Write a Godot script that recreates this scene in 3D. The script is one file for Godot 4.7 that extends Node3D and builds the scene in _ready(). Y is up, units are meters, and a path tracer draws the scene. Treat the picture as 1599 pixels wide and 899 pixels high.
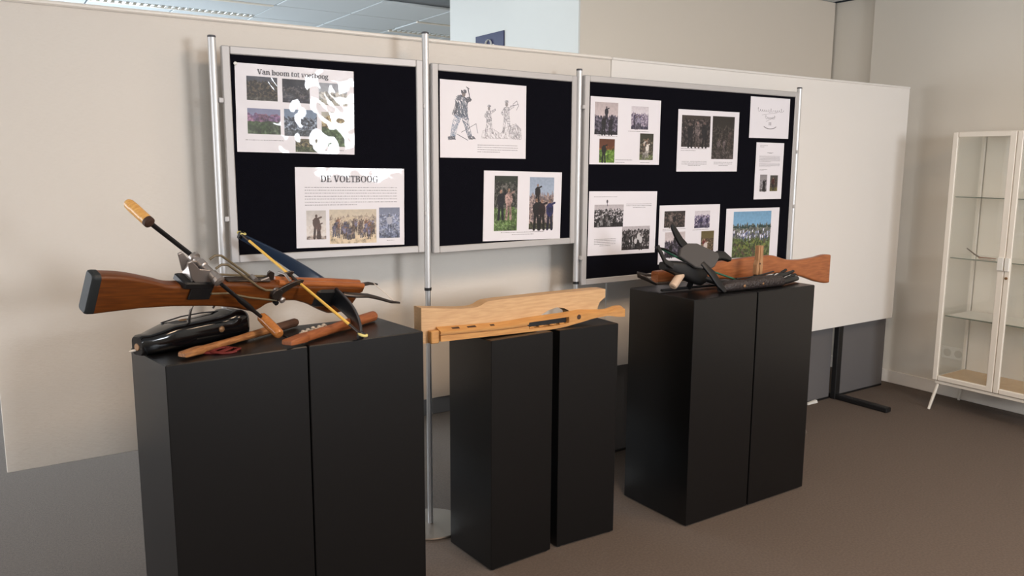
extends Node3D
# Room axes: x runs along the partition (to the right), y is up, z comes out of the partition towards the visitor.

var M := {}
var used := {}


# ---------------------------------------------------------------- geometry collector
class Shape:
	var v := PackedVector3Array()
	var g := PackedInt32Array()
	var from := 0

	func tri(a: Vector3, b: Vector3, c: Vector3, group: int) -> void:
		v.append(a); v.append(b); v.append(c); g.append(group)

	func quad(a: Vector3, b: Vector3, c: Vector3, d: Vector3, group: int) -> void:
		tri(a, b, c, group); tri(a, c, d, group)

	# closes one solid: turns its faces outwards
	func seal() -> void:
		var vol := 0.0
		var o := v[from] if v.size() > from else Vector3.ZERO
		for i in range(from, v.size(), 3):
			vol += (v[i] - o).dot((v[i + 1] - o).cross(v[i + 2] - o))
		if vol > 0.0:
			for i in range(from, v.size(), 3):
				var t := v[i + 1]
				v[i + 1] = v[i + 2]
				v[i + 2] = t
		from = v.size()

	func loft(rings: Array, smooth := true, caps := true) -> Shape:
		var n: int = rings[0].size()
		for i in range(rings.size() - 1):
			for k in n:
				var k2 := (k + 1) % n
				quad(rings[i][k], rings[i][k2], rings[i + 1][k2], rings[i + 1][k], 1 if smooth else -1)
		if caps:
			for e in [0, rings.size() - 1]:
				var c := Vector3.ZERO
				for p in rings[e]:
					c += p
				c /= n
				for k in n:
					if e == 0:
						tri(c, rings[e][(k + 1) % n], rings[e][k], 2 + e)
					else:
						tri(c, rings[e][k], rings[e][(k + 1) % n], 2 + e)
		seal()
		return self

	# box with chamfered edges
	func box(c: Vector3, s: Vector3, b := 0.002) -> Shape:
		var h := s / 2.0
		b = minf(b, minf(h.x, minf(h.y, h.z)) * 0.8)
		var rings := []
		for e in [[-h.y, b], [-h.y + b, 0.0], [h.y - b, 0.0], [h.y, b]]:
			var ring := PackedVector3Array()
			var x: float = h.x - e[1]
			var z: float = h.z - e[1]
			for p in [[x, z - b], [x - b, z], [-x + b, z], [-x, z - b], [-x, -z + b], [-x + b, -z], [x - b, -z], [x, -z + b]]:
				ring.append(c + Vector3(p[0], e[0], p[1]))
			rings.append(ring)
		return loft(rings, false)

	# flat polygon in the xy plane pushed through the depth z0..z1
	func prism(poly: PackedVector2Array, z0: float, z1: float, b := 0.0) -> Shape:
		var inner := poly
		if b > 0.0:
			var off := Geometry2D.offset_polygon(poly, -b, Geometry2D.JOIN_MITER)
			if off.size() == 1 and off[0].size() == poly.size():
				var best := 0
				for k in off[0].size():
					if off[0][k].distance_to(poly[0]) < off[0][best].distance_to(poly[0]):
						best = k
				inner = PackedVector2Array()
				for k in poly.size():
					inner.append(off[0][(k + best) % poly.size()])
				if inner[1].distance_to(poly[1]) > b * 6.0:
					inner = poly
		var levels := [[z0, poly], [z1, poly]]
		if inner != poly:
			levels = [[z0, inner], [z0 + b, poly], [z1 - b, poly], [z1, inner]]
		var n := poly.size()
		for i in range(levels.size() - 1):
			for k in n:
				var k2 := (k + 1) % n
				var a: Vector2 = levels[i][1][k]
				var a2: Vector2 = levels[i][1][k2]
				var c: Vector2 = levels[i + 1][1][k]
				var c2: Vector2 = levels[i + 1][1][k2]
				quad(Vector3(a.x, a.y, levels[i][0]), Vector3(a2.x, a2.y, levels[i][0]), Vector3(c2.x, c2.y, levels[i + 1][0]), Vector3(c.x, c.y, levels[i + 1][0]), -1)
		var cw := Geometry2D.is_polygon_clockwise(poly)
		var t := Geometry2D.triangulate_polygon(inner)
		for i in range(0, t.size(), 3):
			var p := inner[t[i]]
			var q := inner[t[i + 1]]
			var r := inner[t[i + 2]]
			var ccw := (q - p).cross(r - p) > 0.0
			if not ccw:
				var w := q
				q = r
				r = w
			# the walls above run so that a counter-clockwise polygon faces outwards
			if not cw:
				tri(Vector3(p.x, p.y, z1), Vector3(q.x, q.y, z1), Vector3(r.x, r.y, z1), -1)
				tri(Vector3(p.x, p.y, z0), Vector3(r.x, r.y, z0), Vector3(q.x, q.y, z0), -1)
			else:
				tri(Vector3(p.x, p.y, z1), Vector3(r.x, r.y, z1), Vector3(q.x, q.y, z1), -1)
				tri(Vector3(p.x, p.y, z0), Vector3(q.x, q.y, z0), Vector3(r.x, r.y, z0), -1)
		seal()
		return self

	func tube(pts: Array, radius, sides := 10, flat := 1.0, up := Vector3.UP) -> Shape:
		var rings := []
		for i in pts.size():
			var d: Vector3 = (pts[mini(i + 1, pts.size() - 1)] - pts[maxi(i - 1, 0)]).normalized()
			var x := up.cross(d)
			if x.length() < 0.05:
				x = Vector3.RIGHT.cross(d)
			x = x.normalized()
			var y := d.cross(x)
			var r: float = radius[i] if radius is Array else radius
			var ring := PackedVector3Array()
			for k in sides:
				var a := TAU * k / sides
				ring.append(pts[i] + x * cos(a) * r + y * sin(a) * r * flat)
			rings.append(ring)
		return loft(rings)

	# turned about a line from a along d: profile of [distance, radius]
	func lathe(a: Vector3, d: Vector3, profile: Array, sides := 20) -> Shape:
		d = d.normalized()
		var x := d.cross(Vector3.UP if absf(d.y) < 0.9 else Vector3.RIGHT).normalized()
		var y := d.cross(x)
		var rings := []
		for p in profile:
			var ring := PackedVector3Array()
			for k in sides:
				var t := TAU * k / sides
				ring.append(a + d * p[0] + (x * cos(t) + y * sin(t)) * maxf(p[1], 0.0003))
			rings.append(ring)
		var n := sides
		for i in range(rings.size() - 1):
			for k in n:
				var k2 := (k + 1) % n
				quad(rings[i][k], rings[i][k2], rings[i + 1][k2], rings[i + 1][k], 10 + i)
		for e in [0, rings.size() - 1]:
			var c: Vector3 = a + d * profile[e][0]
			for k in n:
				if e == 0:
					tri(c, rings[e][(k + 1) % n], rings[e][k], 5)
				else:
					tri(c, rings[e][k], rings[e][(k + 1) % n], 6)
		seal()
		return self

	func ball(c: Vector3, r: Vector3, n := 10) -> Shape:
		var rings := []
		for i in range(n / 2 + 1):
			var a := PI * i / (n / 2)
			var ring := PackedVector3Array()
			for k in n:
				var t := TAU * k / n
				ring.append(c + Vector3(r.x * maxf(sin(a), 0.01) * cos(t), r.y * cos(a), r.z * maxf(sin(a), 0.01) * sin(t)))
			rings.append(ring)
		return loft(rings)

	func mesh(m: Material) -> ArrayMesh:
		var st := SurfaceTool.new()
		st.begin(Mesh.PRIMITIVE_TRIANGLES)
		for i in g.size():
			st.set_smooth_group(g[i] if g[i] >= 0 else 0xFFFFFFFF)
			for k in 3:
				st.add_vertex(v[i * 3 + k])
		st.generate_normals()
		st.set_material(m)
		return st.commit()


# rounded-rectangle ring: centre, half-width vector, half-height vector, roundness 0..1
func rring(c: Vector3, ex: Vector3, ey: Vector3, round_ := 0.35, n := 4) -> PackedVector3Array:
	var ring := PackedVector3Array()
	var lx := ex.length()
	var ly := ey.length()
	var r := minf(lx, ly) * round_
	for q in 4:
		for k in n:
			var a := PI / 2.0 * (q + float(k) / (n - 1))
			var sx := 1.0 if q == 0 or q == 3 else -1.0
			var sy := 1.0 if q < 2 else -1.0
			ring.append(c + ex / lx * (sx * (lx - r) + r * cos(a)) + ey / ly * (sy * (ly - r) + r * sin(a)))
	return ring


func lerp_line(pts: Array, s: float) -> float:
	for i in range(pts.size() - 1):
		if s <= pts[i + 1][0]:
			var t: float = clampf((s - pts[i][0]) / maxf(pts[i + 1][0] - pts[i][0], 1e-5), 0.0, 1.0)
			return lerpf(pts[i][1], pts[i + 1][1], t)
	return pts[-1][1]


func smooth_line(pts: Array, s: float, w: float) -> float:
	var a := 0.0
	for k in [-1.0, -0.5, 0.0, 0.5, 1.0]:
		a += lerp_line(pts, s + k * w)
	return a / 5.0


# ---------------------------------------------------------------- scene tree helpers
func numbered(called: String) -> String:
	var n: int = used.get(called, 0)
	used[called] = n + 1
	return called if n == 0 else "%s_%03d" % [called, n]


func tag(o: Node, label: String, category: String, group := "") -> void:
	o.set_meta("label", label)
	o.set_meta("category", category)
	if group:
		o.set_meta("group", group)


func thing(called: String, label: String, category: String, at := Vector3.ZERO, turn := 0.0, group := "") -> Node3D:
	var o := Node3D.new()
	o.name = numbered(called)
	add_child(o)
	o.position = at
	o.rotation.y = turn
	tag(o, label, category, group)
	return o


func part(called: String, s: Shape, m: Material, parent: Node) -> MeshInstance3D:
	var o := MeshInstance3D.new()
	o.name = numbered(called) if parent == self else called
	o.mesh = s.mesh(m)
	o.cast_shadow = GeometryInstance3D.SHADOW_CASTING_SETTING_ON
	parent.add_child(o, true)
	return o


func struct(called: String, s: Shape, m: Material) -> MeshInstance3D:
	var o := part(called, s, m, self)
	o.set_meta("kind", "structure")
	return o


func sh() -> Shape:
	return Shape.new()


# ---------------------------------------------------------------- materials
func mat(color: Color, rough := 0.6, metal := 0.0) -> StandardMaterial3D:
	var m := StandardMaterial3D.new()
	m.albedo_color = color
	m.roughness = rough
	m.metallic = metal
	return m


func noise_tex(freq: float, octaves: int, a: Color, b: Color, seed_ := 1, size := 512, normal := false, strength := 4.0) -> NoiseTexture2D:
	var n := FastNoiseLite.new()
	n.seed = seed_
	n.frequency = freq
	n.fractal_octaves = octaves
	var t := NoiseTexture2D.new()
	t.width = size
	t.height = size
	t.seamless = true
	t.noise = n
	if normal:
		t.as_normal_map = true
		t.bump_strength = strength
	else:
		var ramp := Gradient.new()
		ramp.set_color(0, a)
		ramp.set_color(1, b)
		t.color_ramp = ramp
	return t


func wood(a: Color, b: Color, rough: float, scale_: Vector3, seed_: int) -> StandardMaterial3D:
	var m := mat(Color.WHITE, rough)
	m.albedo_texture = noise_tex(0.02, 4, a, b, seed_)
	m.uv1_triplanar = true
	m.uv1_scale = scale_
	return m


func make_materials() -> void:
	M.wall = mat(Color(0.86, 0.83, 0.78), 0.85)
	M.wall_beige = mat(Color(0.865, 0.818, 0.757), 0.85)
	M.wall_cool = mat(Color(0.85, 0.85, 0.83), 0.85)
	M.partition = mat(Color(0.87, 0.84, 0.80), 0.6)
	M.partition.normal_enabled = true
	M.partition.normal_texture = noise_tex(0.03, 3, Color.BLACK, Color.WHITE, 7, 512, true, 3.0)
	M.partition.uv1_triplanar = true
	M.partition.uv1_scale = Vector3(1.2, 14.0, 1.2)
	M.partition.normal_scale = 0.35
	M.whiteboard = mat(Color(0.925, 0.905, 0.88), 0.42)
	M.cream_rail = mat(Color(0.93, 0.90, 0.86), 0.4)
	M.carpet = mat(Color.WHITE, 0.95)
	M.carpet.albedo_texture = noise_tex(0.09, 5, Color(0.345, 0.300, 0.266), Color(0.41, 0.358, 0.318), 3)
	M.carpet.uv1_triplanar = true
	M.carpet.uv1_scale = Vector3(1.6, 1.6, 1.6)
	M.carpet.heightmap_enabled = false
	M.carpet.normal_enabled = true
	M.carpet.normal_texture = noise_tex(0.35, 2, Color.BLACK, Color.WHITE, 5, 512, true, 5.0)
	M.carpet.normal_scale = 0.22
	M.ceiling = mat(Color(0.84, 0.86, 0.87), 0.9)
	M.ceiling_gap = mat(Color(0.5, 0.52, 0.54), 0.8)
	M.plinth = mat(Color(0.042, 0.040, 0.042), 0.33)
	M.plinth.metallic_specular = 0.46
	M.felt = mat(Color(0.055, 0.055, 0.085), 0.97)
	M.felt.normal_enabled = true
	M.felt.normal_texture = noise_tex(0.3, 2, Color.BLACK, Color.WHITE, 9, 256, true, 4.0)
	M.felt.uv1_triplanar = true
	M.felt.uv1_scale = Vector3(6, 6, 6)
	M.felt.metallic_specular = 0.2
	M.frame = mat(Color(0.74, 0.73, 0.725), 0.5, 0.25)
	M.chrome = mat(Color(0.82, 0.82, 0.82), 0.42, 0.6)
	M.alu = mat(Color(0.78, 0.785, 0.79), 0.35, 0.75)
	M.cap = mat(Color(0.3, 0.3, 0.32), 0.5)
	M.black = mat(Color(0.07, 0.07, 0.075), 0.45)
	M.black_gloss = mat(Color(0.045, 0.045, 0.05), 0.12)
	M.black_steel = mat(Color(0.12, 0.12, 0.125), 0.4, 0.5)
	M.grey_panel = mat(Color(0.40, 0.39, 0.39), 0.55)
	M.white_metal = mat(Color(0.94, 0.91, 0.86), 0.45)
	M.socket_inset = mat(Color(0.74, 0.71, 0.66), 0.5)
	M.base_plate = mat(Color(0.52, 0.48, 0.44), 0.42, 0.6)
	M.white_plastic = mat(Color(0.92, 0.91, 0.88), 0.4)
	M.paper = mat(Color(0.9, 0.89, 0.89), 0.5)
	M.walnut = wood(Color(0.31, 0.155, 0.055), Color(0.46, 0.25, 0.085), 0.32, Vector3(0.8, 9, 9), 11)
	M.walnut_light = wood(Color(0.52, 0.28, 0.13), Color(0.68, 0.40, 0.20), 0.3, Vector3(0.8, 9, 9), 12)
	M.cherry = wood(Color(0.52, 0.29, 0.15), Color(0.70, 0.43, 0.25), 0.4, Vector3(0.9, 8, 8), 13)
	M.beech = wood(Color(0.74, 0.585, 0.42), Color(0.82, 0.675, 0.50), 0.5, Vector3(0.9, 10, 10), 14)
	M.pine = wood(Color(0.70, 0.49, 0.275), Color(0.82, 0.62, 0.37), 0.45, Vector3(0.9, 10, 10), 15)
	M.pine_dark = mat(Color(0.24, 0.15, 0.10), 0.7)
	M.stick = wood(Color(0.42, 0.25, 0.13), Color(0.75, 0.52, 0.30), 0.55, Vector3(1.5, 14, 14), 16)
	M.stick_red = wood(Color(0.48, 0.25, 0.13), Color(0.66, 0.40, 0.22), 0.5, Vector3(1.5, 14, 14), 17)
	M.stick_dark = wood(Color(0.26, 0.17, 0.12), Color(0.38, 0.26, 0.19), 0.6, Vector3(1.5, 14, 14), 18)
	M.handle_wood = wood(Color(0.78, 0.55, 0.28), Color(0.91, 0.72, 0.42), 0.25, Vector3(4, 10, 10), 19)
	M.handle_brown = wood(Color(0.62, 0.37, 0.17), Color(0.78, 0.51, 0.27), 0.22, Vector3(4, 10, 10), 20)
	M.tan_board = wood(Color(0.78, 0.64, 0.47), Color(0.86, 0.73, 0.56), 0.5, Vector3(2, 4, 2), 21)
	M.clamp_wood = wood(Color(0.60, 0.44, 0.30), Color(0.72, 0.55, 0.39), 0.55, Vector3(10, 2, 10), 22)
	M.steel = mat(Color(0.68, 0.65, 0.63), 0.33, 0.8)
	M.dark_steel = mat(Color(0.33, 0.30, 0.28), 0.35, 0.8)
	M.bronze_cord = mat(Color(0.42, 0.37, 0.28), 0.45)
	M.yellow_string = mat(Color(0.92, 0.74, 0.34), 0.5)
	M.gold_string = mat(Color(0.86, 0.80, 0.50), 0.45)
	M.limb = mat(Color(0.10, 0.11, 0.125), 0.3)
	M.limb_blue = mat(Color(0.11, 0.17, 0.25), 0.28)
	M.rubber = mat(Color(0.11, 0.125, 0.13), 0.6)
	M.leather = mat(Color(0.17, 0.14, 0.135), 0.55)
	M.leather.normal_enabled = true
	M.leather.normal_texture = noise_tex(0.05, 3, Color.BLACK, Color.WHITE, 31, 256, true, 6.0)
	M.leather.uv1_triplanar = true
	M.leather.uv1_scale = Vector3(5, 5, 5)
	M.pad_grey = mat(Color(0.27, 0.26, 0.255), 0.75)
	M.green_cord = mat(Color(0.12, 0.33, 0.24), 0.5)
	M.red_cord = mat(Color(0.40, 0.08, 0.05), 0.7)
	M.bone = mat(Color(0.88, 0.83, 0.77), 0.5)
	M.beige_grip = mat(Color(0.76, 0.66, 0.57), 0.6)
	M.brass = mat(Color(0.56, 0.42, 0.29), 0.45, 0.4)
	M.navy = mat(Color(0.12, 0.13, 0.30), 0.45)
	M.ink = mat(Color(0.16, 0.16, 0.19), 0.7)
	M.glass = mat(Color(0.92, 0.93, 0.86, 0.08), 0.04)
	M.glass.transparency = BaseMaterial3D.TRANSPARENCY_ALPHA
	M.shelf_glass = mat(Color(0.86, 0.92, 0.88, 0.22), 0.06)
	M.shelf_glass.transparency = BaseMaterial3D.TRANSPARENCY_ALPHA
	M.glass_edge = mat(Color(0.25, 0.33, 0.27), 0.25)
	M.daylight = mat(Color.BLACK, 0.5)
	M.daylight.emission_enabled = true
	M.daylight.emission = Color(0.93, 0.97, 1.0)
	M.daylight.emission_energy_multiplier = 2.5
	M.tube_light = mat(Color(0.9, 0.9, 0.88), 0.5)
	M.tube_light.emission_enabled = true
	M.tube_light.emission = Color(1.0, 0.96, 0.9)
	M.tube_light.emission_energy_multiplier = 2.0
	M.louvre = mat(Color(0.86, 0.87, 0.86), 0.3, 0.5)


# ---------------------------------------------------------------- lights
func area_light(called: String, at: Vector3, toward: Vector3, size: Vector2, energy: float, color: Color) -> void:
	var l := AreaLight3D.new()
	l.name = called
	l.area_size = size
	l.light_energy = energy
	l.light_color = color
	l.shadow_enabled = true
	l.area_range = 30.0
	add_child(l, true)
	l.position = at
	var up := Vector3.UP if absf(toward.y) < 0.9 else Vector3.FORWARD
	l.basis = Basis.looking_at(toward, up)


# a window: face 1 / -1 looks along +z / -z from a wall at z = wall; face 2 looks along +x from a wall at x = wall, u0..u1 along z
func daylight_window(n: int, u0: float, u1: float, y0: float, y1: float, wall: float, face: float, energy: float, color: Color) -> void:
	var w := Node3D.new()
	w.name = "window_%d" % n
	add_child(w)
	var mid := (u0 + u1) / 2.0
	w.position = Vector3(wall, (y0 + y1) / 2.0, mid) if face == 2.0 else Vector3(mid, (y0 + y1) / 2.0, wall)
	w.rotation.y = PI / 2 if face == 2.0 else (PI if face < 0 else 0.0)
	w.set_meta("kind", "structure")
	var wd := u1 - u0
	var ht := y1 - y0
	part("pane", sh().box(Vector3(0, 0, 0.004), Vector3(wd, ht, 0.006), 0.001), M.daylight, w)
	for s in [-1.0, 1.0]:
		part("window_frame", sh().box(Vector3(s * (wd / 2 + 0.03), 0, 0.025), Vector3(0.06, ht + 0.12, 0.05)), M.white_metal, w)
		part("window_frame", sh().box(Vector3(0, s * (ht / 2 + 0.03), 0.025), Vector3(wd, 0.06, 0.05)), M.white_metal, w)
	part("mullion", sh().box(Vector3(0, 0, 0.025), Vector3(0.05, ht, 0.04)), M.white_metal, w)
	area_light("window_light", w.position + w.basis.z * 0.06, w.basis.z, Vector2(wd, ht), energy, color)


# ---------------------------------------------------------------- room
const W := 5.342
const CEIL := 2.7


func build_room() -> void:
	struct("floor", sh().box(Vector3(0.17, -0.1, -2.9), Vector3(10.7, 0.2, 12.6), 0.0), M.carpet)
	struct("wall_right", sh().box(Vector3(W + 0.1, 1.35, -0.135), Vector3(0.2, 2.7, 6.67), 0.004), M.wall)
	struct("wall_right_recess", sh().box(Vector3(W + 0.125, 1.35, -6.2), Vector3(0.17, 2.7, 5.46), 0.002), M.wall)
	struct("wall_middle", sh().box(Vector3(4.175, 1.35, -4.542), Vector3(2.372, 2.7, 1.498), 0.004), M.wall_beige)
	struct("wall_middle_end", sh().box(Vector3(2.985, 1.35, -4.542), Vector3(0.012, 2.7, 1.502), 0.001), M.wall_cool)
	struct("wall_left", sh().box(Vector3(-5.1, 1.35, -2.9), Vector3(0.2, 2.7, 12.6), 0.0), M.wall)
	struct("wall_front", sh().box(Vector3(0.17, 1.35, 3.3), Vector3(10.34, 2.7, 0.2), 0.0), M.wall)
	struct("wall_back", sh().box(Vector3(0.17, 1.35, -9.05), Vector3(10.34, 2.7, 0.2), 0.0), M.wall_cool)
	var bb := struct("baseboard_right", sh().box(Vector3(W - 0.006, 0.044, -0.13), Vector3(0.013, 0.088, 6.66), 0.003), M.cream_rail)
	bb.set_meta("kind", "structure")
	struct("baseboard_right_recess", sh().box(Vector3(W + 0.034, 0.044, -3.63), Vector3(0.013, 0.088, 0.31), 0.003), M.cream_rail)
	# ceiling: a deck, and the suspended tiles of the part that shows above the partition
	var ceiling := struct("ceiling", sh().box(Vector3(0.17, CEIL + 0.12, -2.9), Vector3(10.7, 0.2, 12.6), 0.0), M.ceiling_gap)
	var tile_a := sh().box(Vector3.ZERO, Vector3(0.588, 0.018, 0.588), 0.004).mesh(M.ceiling)
	for i in 9:
		for k in 7:
			var x := -0.98 + 0.6 * i + 0.3
			var z := -4.48 - 0.6 * k - 0.3
			if x > 2.8 and z > -5.4:
				continue
			if k == 3 and (i == 3 or i == 4 or i == 7 or i == 8):
				continue
			var t := MeshInstance3D.new()
			t.name = "ceiling_tile"
			t.mesh = tile_a
			ceiling.add_child(t, true)
			t.position = Vector3(x, CEIL + 0.009, z)
	part("ceiling_field", sh().box(Vector3(-3.0, CEIL + 0.011, -6.58), Vector3(4.03, 0.018, 4.2)), M.ceiling, ceiling)
	part("ceiling_field", sh().box(Vector3(0.17, CEIL + 0.011, -0.64), Vector3(10.34, 0.018, 7.67)), M.ceiling, ceiling)
	louvre_light(Vector3(1.42, CEIL, -6.58), "long louvred light fitting among the ceiling tiles, above the left pinboard")
	louvre_light(Vector3(3.82, CEIL, -6.58), "louvred light fitting in the ceiling, just showing right of the tallest pole")
	# daylight
	daylight_window(1, 2.6, 3.75, 1.45, 2.4, 3.2, -1.0, WIN_E * 1.5, WIN_C)
	daylight_window(2, -0.9, 0.9, 1.45, 2.4, 3.2, -1.0, WIN_E * 0.4, WIN_C)
	daylight_window(3, -3.6, -1.6, 1.0, 2.4, 3.2, -1.0, WIN_E * 0.25, WIN_C)
	daylight_window(4, -4.2, -1.6, 0.9, 2.4, -8.95, 1.0, FAR_E, FAR_C)
	daylight_window(5, -1.0, 1.6, 0.9, 2.4, -8.95, 1.0, FAR_E, FAR_C)
	daylight_window(6, -7.6, -5.4, 0.7, 2.4, -5.0, 2.0, SIDE_E, SIDE_C)
	daylight_window(7, -4.6, -2.4, 0.7, 2.4, -5.0, 2.0, SIDE_E, SIDE_C)
	# front room ceiling lamps, out of view, put in for their light
	for e in [[1.6, -1.05, 1.0, "unseen square flush ceiling lamp above the middle plinths"], [-1.6, -1.05, 0.5, "unseen square flush ceiling lamp added to the left of the plinths"], [3.5, -0.5, 0.9, "unseen square flush ceiling lamp added in front of the glass cabinet"]]:
		var p := Vector3(e[0], CEIL, e[1])
		var lamp := thing("unseen_ceiling_lamp", e[3], "ceiling lamp", p, 0.0, "unseen flush lamps in the front ceiling")
		part("lamp_frame", sh().box(Vector3(0, -0.006, 0), Vector3(0.64, 0.03, 0.64), 0.004), M.white_metal, lamp)
		part("lamp_diffuser", sh().box(Vector3(0, -0.022, 0), Vector3(0.58, 0.006, 0.58), 0.001), M.tube_light, lamp)
		area_light("unseen_lamp_light", p + Vector3(0, -0.04, 0), Vector3.DOWN, Vector2(0.58, 0.58), LAMP_E * e[2], LAMP_C)


func louvre_light(at: Vector3, label: String) -> void:
	var l := thing("ceiling_light", label, "ceiling light", at, 0.0, "louvred fittings behind the partition")
	part("housing", sh().box(Vector3(0, 0.03, 0), Vector3(1.188, 0.04, 0.588)), M.ceiling, l)
	for s in [-1.0, 1.0]:
		part("side_rail", sh().box(Vector3(0, 0.004, s * 0.279), Vector3(1.188, 0.022, 0.03)), M.white_metal, l)
	part("reflector", sh().box(Vector3(0, 0.003, 0.055), Vector3(1.18, 0.014, 0.42)), M.ceiling, l)
	for k in 24:
		part("louvre_blade", sh().box(Vector3(-0.567 + 0.0493 * k, 0.0, -0.20), Vector3(0.022, 0.016, 0.075), 0.002), M.louvre, l)


# ---------------------------------------------------------------- partition and boards
func build_partition() -> void:
	var a := thing("partition_board", "wide cream textured partition board reaching the left edge, behind the pinboards", "partition", Vector3(0.02, 0, -3.08), 0.0)
	part("panel", sh().box(Vector3(1.298, 1.262, 0), Vector3(2.594, 1.53, 0.02), 0.002), M.partition, a)
	part("top_rail", sh().box(Vector3(1.298, 2.031, 0.004), Vector3(2.594, 0.016, 0.034), 0.005), M.cream_rail, a)
	for x in [1.1, 1.96]:
		part("stand_post", sh().box(Vector3(x, 0.45, -0.033), Vector3(0.045, 0.9, 0.035), 0.003), M.black, a)
		part("stand_foot", sh().box(Vector3(x, 0.018, -0.03), Vector3(0.05, 0.03, 0.5), 0.004), M.black, a)
	var b := thing("partition_board", "smooth white partition board at the right end on a black T-shaped foot", "partition", Vector3(2.62, 0, -3.08), 0.0)
	part("panel", sh().box(Vector3(1.283, 1.262, 0), Vector3(2.566, 1.53, 0.02), 0.002), M.whiteboard, b)
	part("top_rail", sh().box(Vector3(1.283, 2.031, 0.002), Vector3(2.566, 0.014, 0.026), 0.004), M.whiteboard, b)
	part("stand_post", sh().box(Vector3(2.03, 0.45, -0.03), Vector3(0.05, 0.9, 0.036), 0.003), M.black, b)
	part("stand_foot", sh().box(Vector3(2.035, 0.018, 0.13), Vector3(0.05, 0.03, 0.44), 0.004), M.black, b)
	part("stand_post", sh().box(Vector3(0.3, 0.45, -0.03), Vector3(0.05, 0.9, 0.036), 0.003), M.black, b)
	for e in [[2.3, 4.622, "dark grey low screen under the white partition, left of the black post"], [4.686, 5.225, "short dark grey low screen under the white partition, between black post and right wall"]]:
		var s := thing("low_screen", e[2], "screen", Vector3(e[0], 0, -3.15), 0.0)
		var w: float = e[1] - e[0]
		part("panel", sh().box(Vector3(w / 2, 0.37, 0), Vector3(w, 0.72, 0.03), 0.003), M.grey_panel, s)
		part("base_strip", sh().box(Vector3(w / 2, 0.006, 0.002), Vector3(w - 0.01, 0.011, 0.036), 0.001), M.black, s)
	var clip := part("floor_clip", sh().prism(PackedVector2Array([Vector2(0, 0), Vector2(0.1, 0), Vector2(0.09, 0.02), Vector2(0, 0.012)]), 0.0, 0.02, 0.002), M.white_plastic, self)
	clip.position = Vector3(4.37, 0.0, -3.125)
	tag(clip, "small white wedge on the floor beside the rightmost dark plinth", "wedge")
	# seen under the partition: a white cupboard with a dark toe kick
	var c := thing("low_cupboard", "white low cupboard with dark toe kick glimpsed under the partition", "cupboard", Vector3(2.6, 0, -4.45))
	part("toe_kick", sh().box(Vector3(-0.35, 0.055, -0.05), Vector3(1.2, 0.11, 0.5)), M.grey_panel, c)
	part("carcass", sh().box(Vector3(-0.03, 0.41, -0.03), Vector3(0.59, 0.6, 0.5)), M.white_metal, c)
	part("door", sh().box(Vector3(-0.03, 0.41, 0.228), Vector3(0.58, 0.59, 0.016)), M.white_metal, c)


func board_basis(a: Vector2, b: Vector2) -> Basis:
	var d := b - a
	return Basis(Vector3.UP, -atan2(d.y, d.x))


var boards := []


func pinboard(a: Vector2, b: Vector2, y0: float, y1: float, label: String, clamps: Array) -> void:
	var o := thing("pinboard", label, "pinboard", Vector3(a.x, 0, a.y))
	o.basis = board_basis(a, b)
	boards.append(o.transform)
	var w := a.distance_to(b)
	var h := y1 - y0
	var f := 0.028
	part("felt_panel", sh().box(Vector3(w / 2, (y0 + y1) / 2, 0), Vector3(w - 0.03, h - 0.03, 0.016), 0.001), M.felt, o)
	for e in [[f / 2, 1], [w - f / 2, 1]]:
		part("frame_rail", sh().box(Vector3(e[0], (y0 + y1) / 2, 0), Vector3(f, h, 0.026), 0.003), M.frame, o)
	for y in [y0 + f / 2, y1 - f / 2]:
		part("frame_rail", sh().box(Vector3(w / 2, y, 0), Vector3(w - 2 * f, f, 0.026), 0.003), M.frame, o)
	for c in clamps:
		part("clamp", sh().box(Vector3(c[0] + (0.004 if c[0] < 0.1 else -0.004), c[1], 0.004), Vector3(0.016, 0.018, 0.024), 0.002), M.frame, o)


func pole(x: float, z: float, top: float, collar: float, label: String) -> void:
	var p := thing("display_pole", label, "pole", Vector3(x, 0, z))
	part("upper_tube", sh().lathe(Vector3(0, collar, 0), Vector3.UP, [[0, 0.0135], [top - collar - 0.008, 0.0135]], 24), M.chrome, p)
	part("cap", sh().lathe(Vector3(0, top - 0.008, 0), Vector3.UP, [[0, 0.0138], [0.006, 0.0138], [0.008, 0.011]], 24), M.cap, p)
	part("collar", sh().lathe(Vector3(0, collar - 0.012, 0), Vector3.UP, [[0, 0.0145], [0.012, 0.0145]], 24), M.black, p)
	part("lower_tube", sh().lathe(Vector3(0, 0.01, 0), Vector3.UP, [[0, 0.0115], [collar - 0.02, 0.0115]], 24), M.alu, p)
	part("base_disc", sh().lathe(Vector3(0, 0, 0), Vector3.UP, [[0, 0.148], [0.005, 0.15], [0.009, 0.147], [0.011, 0.02]], 48), M.base_plate, p)


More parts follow.
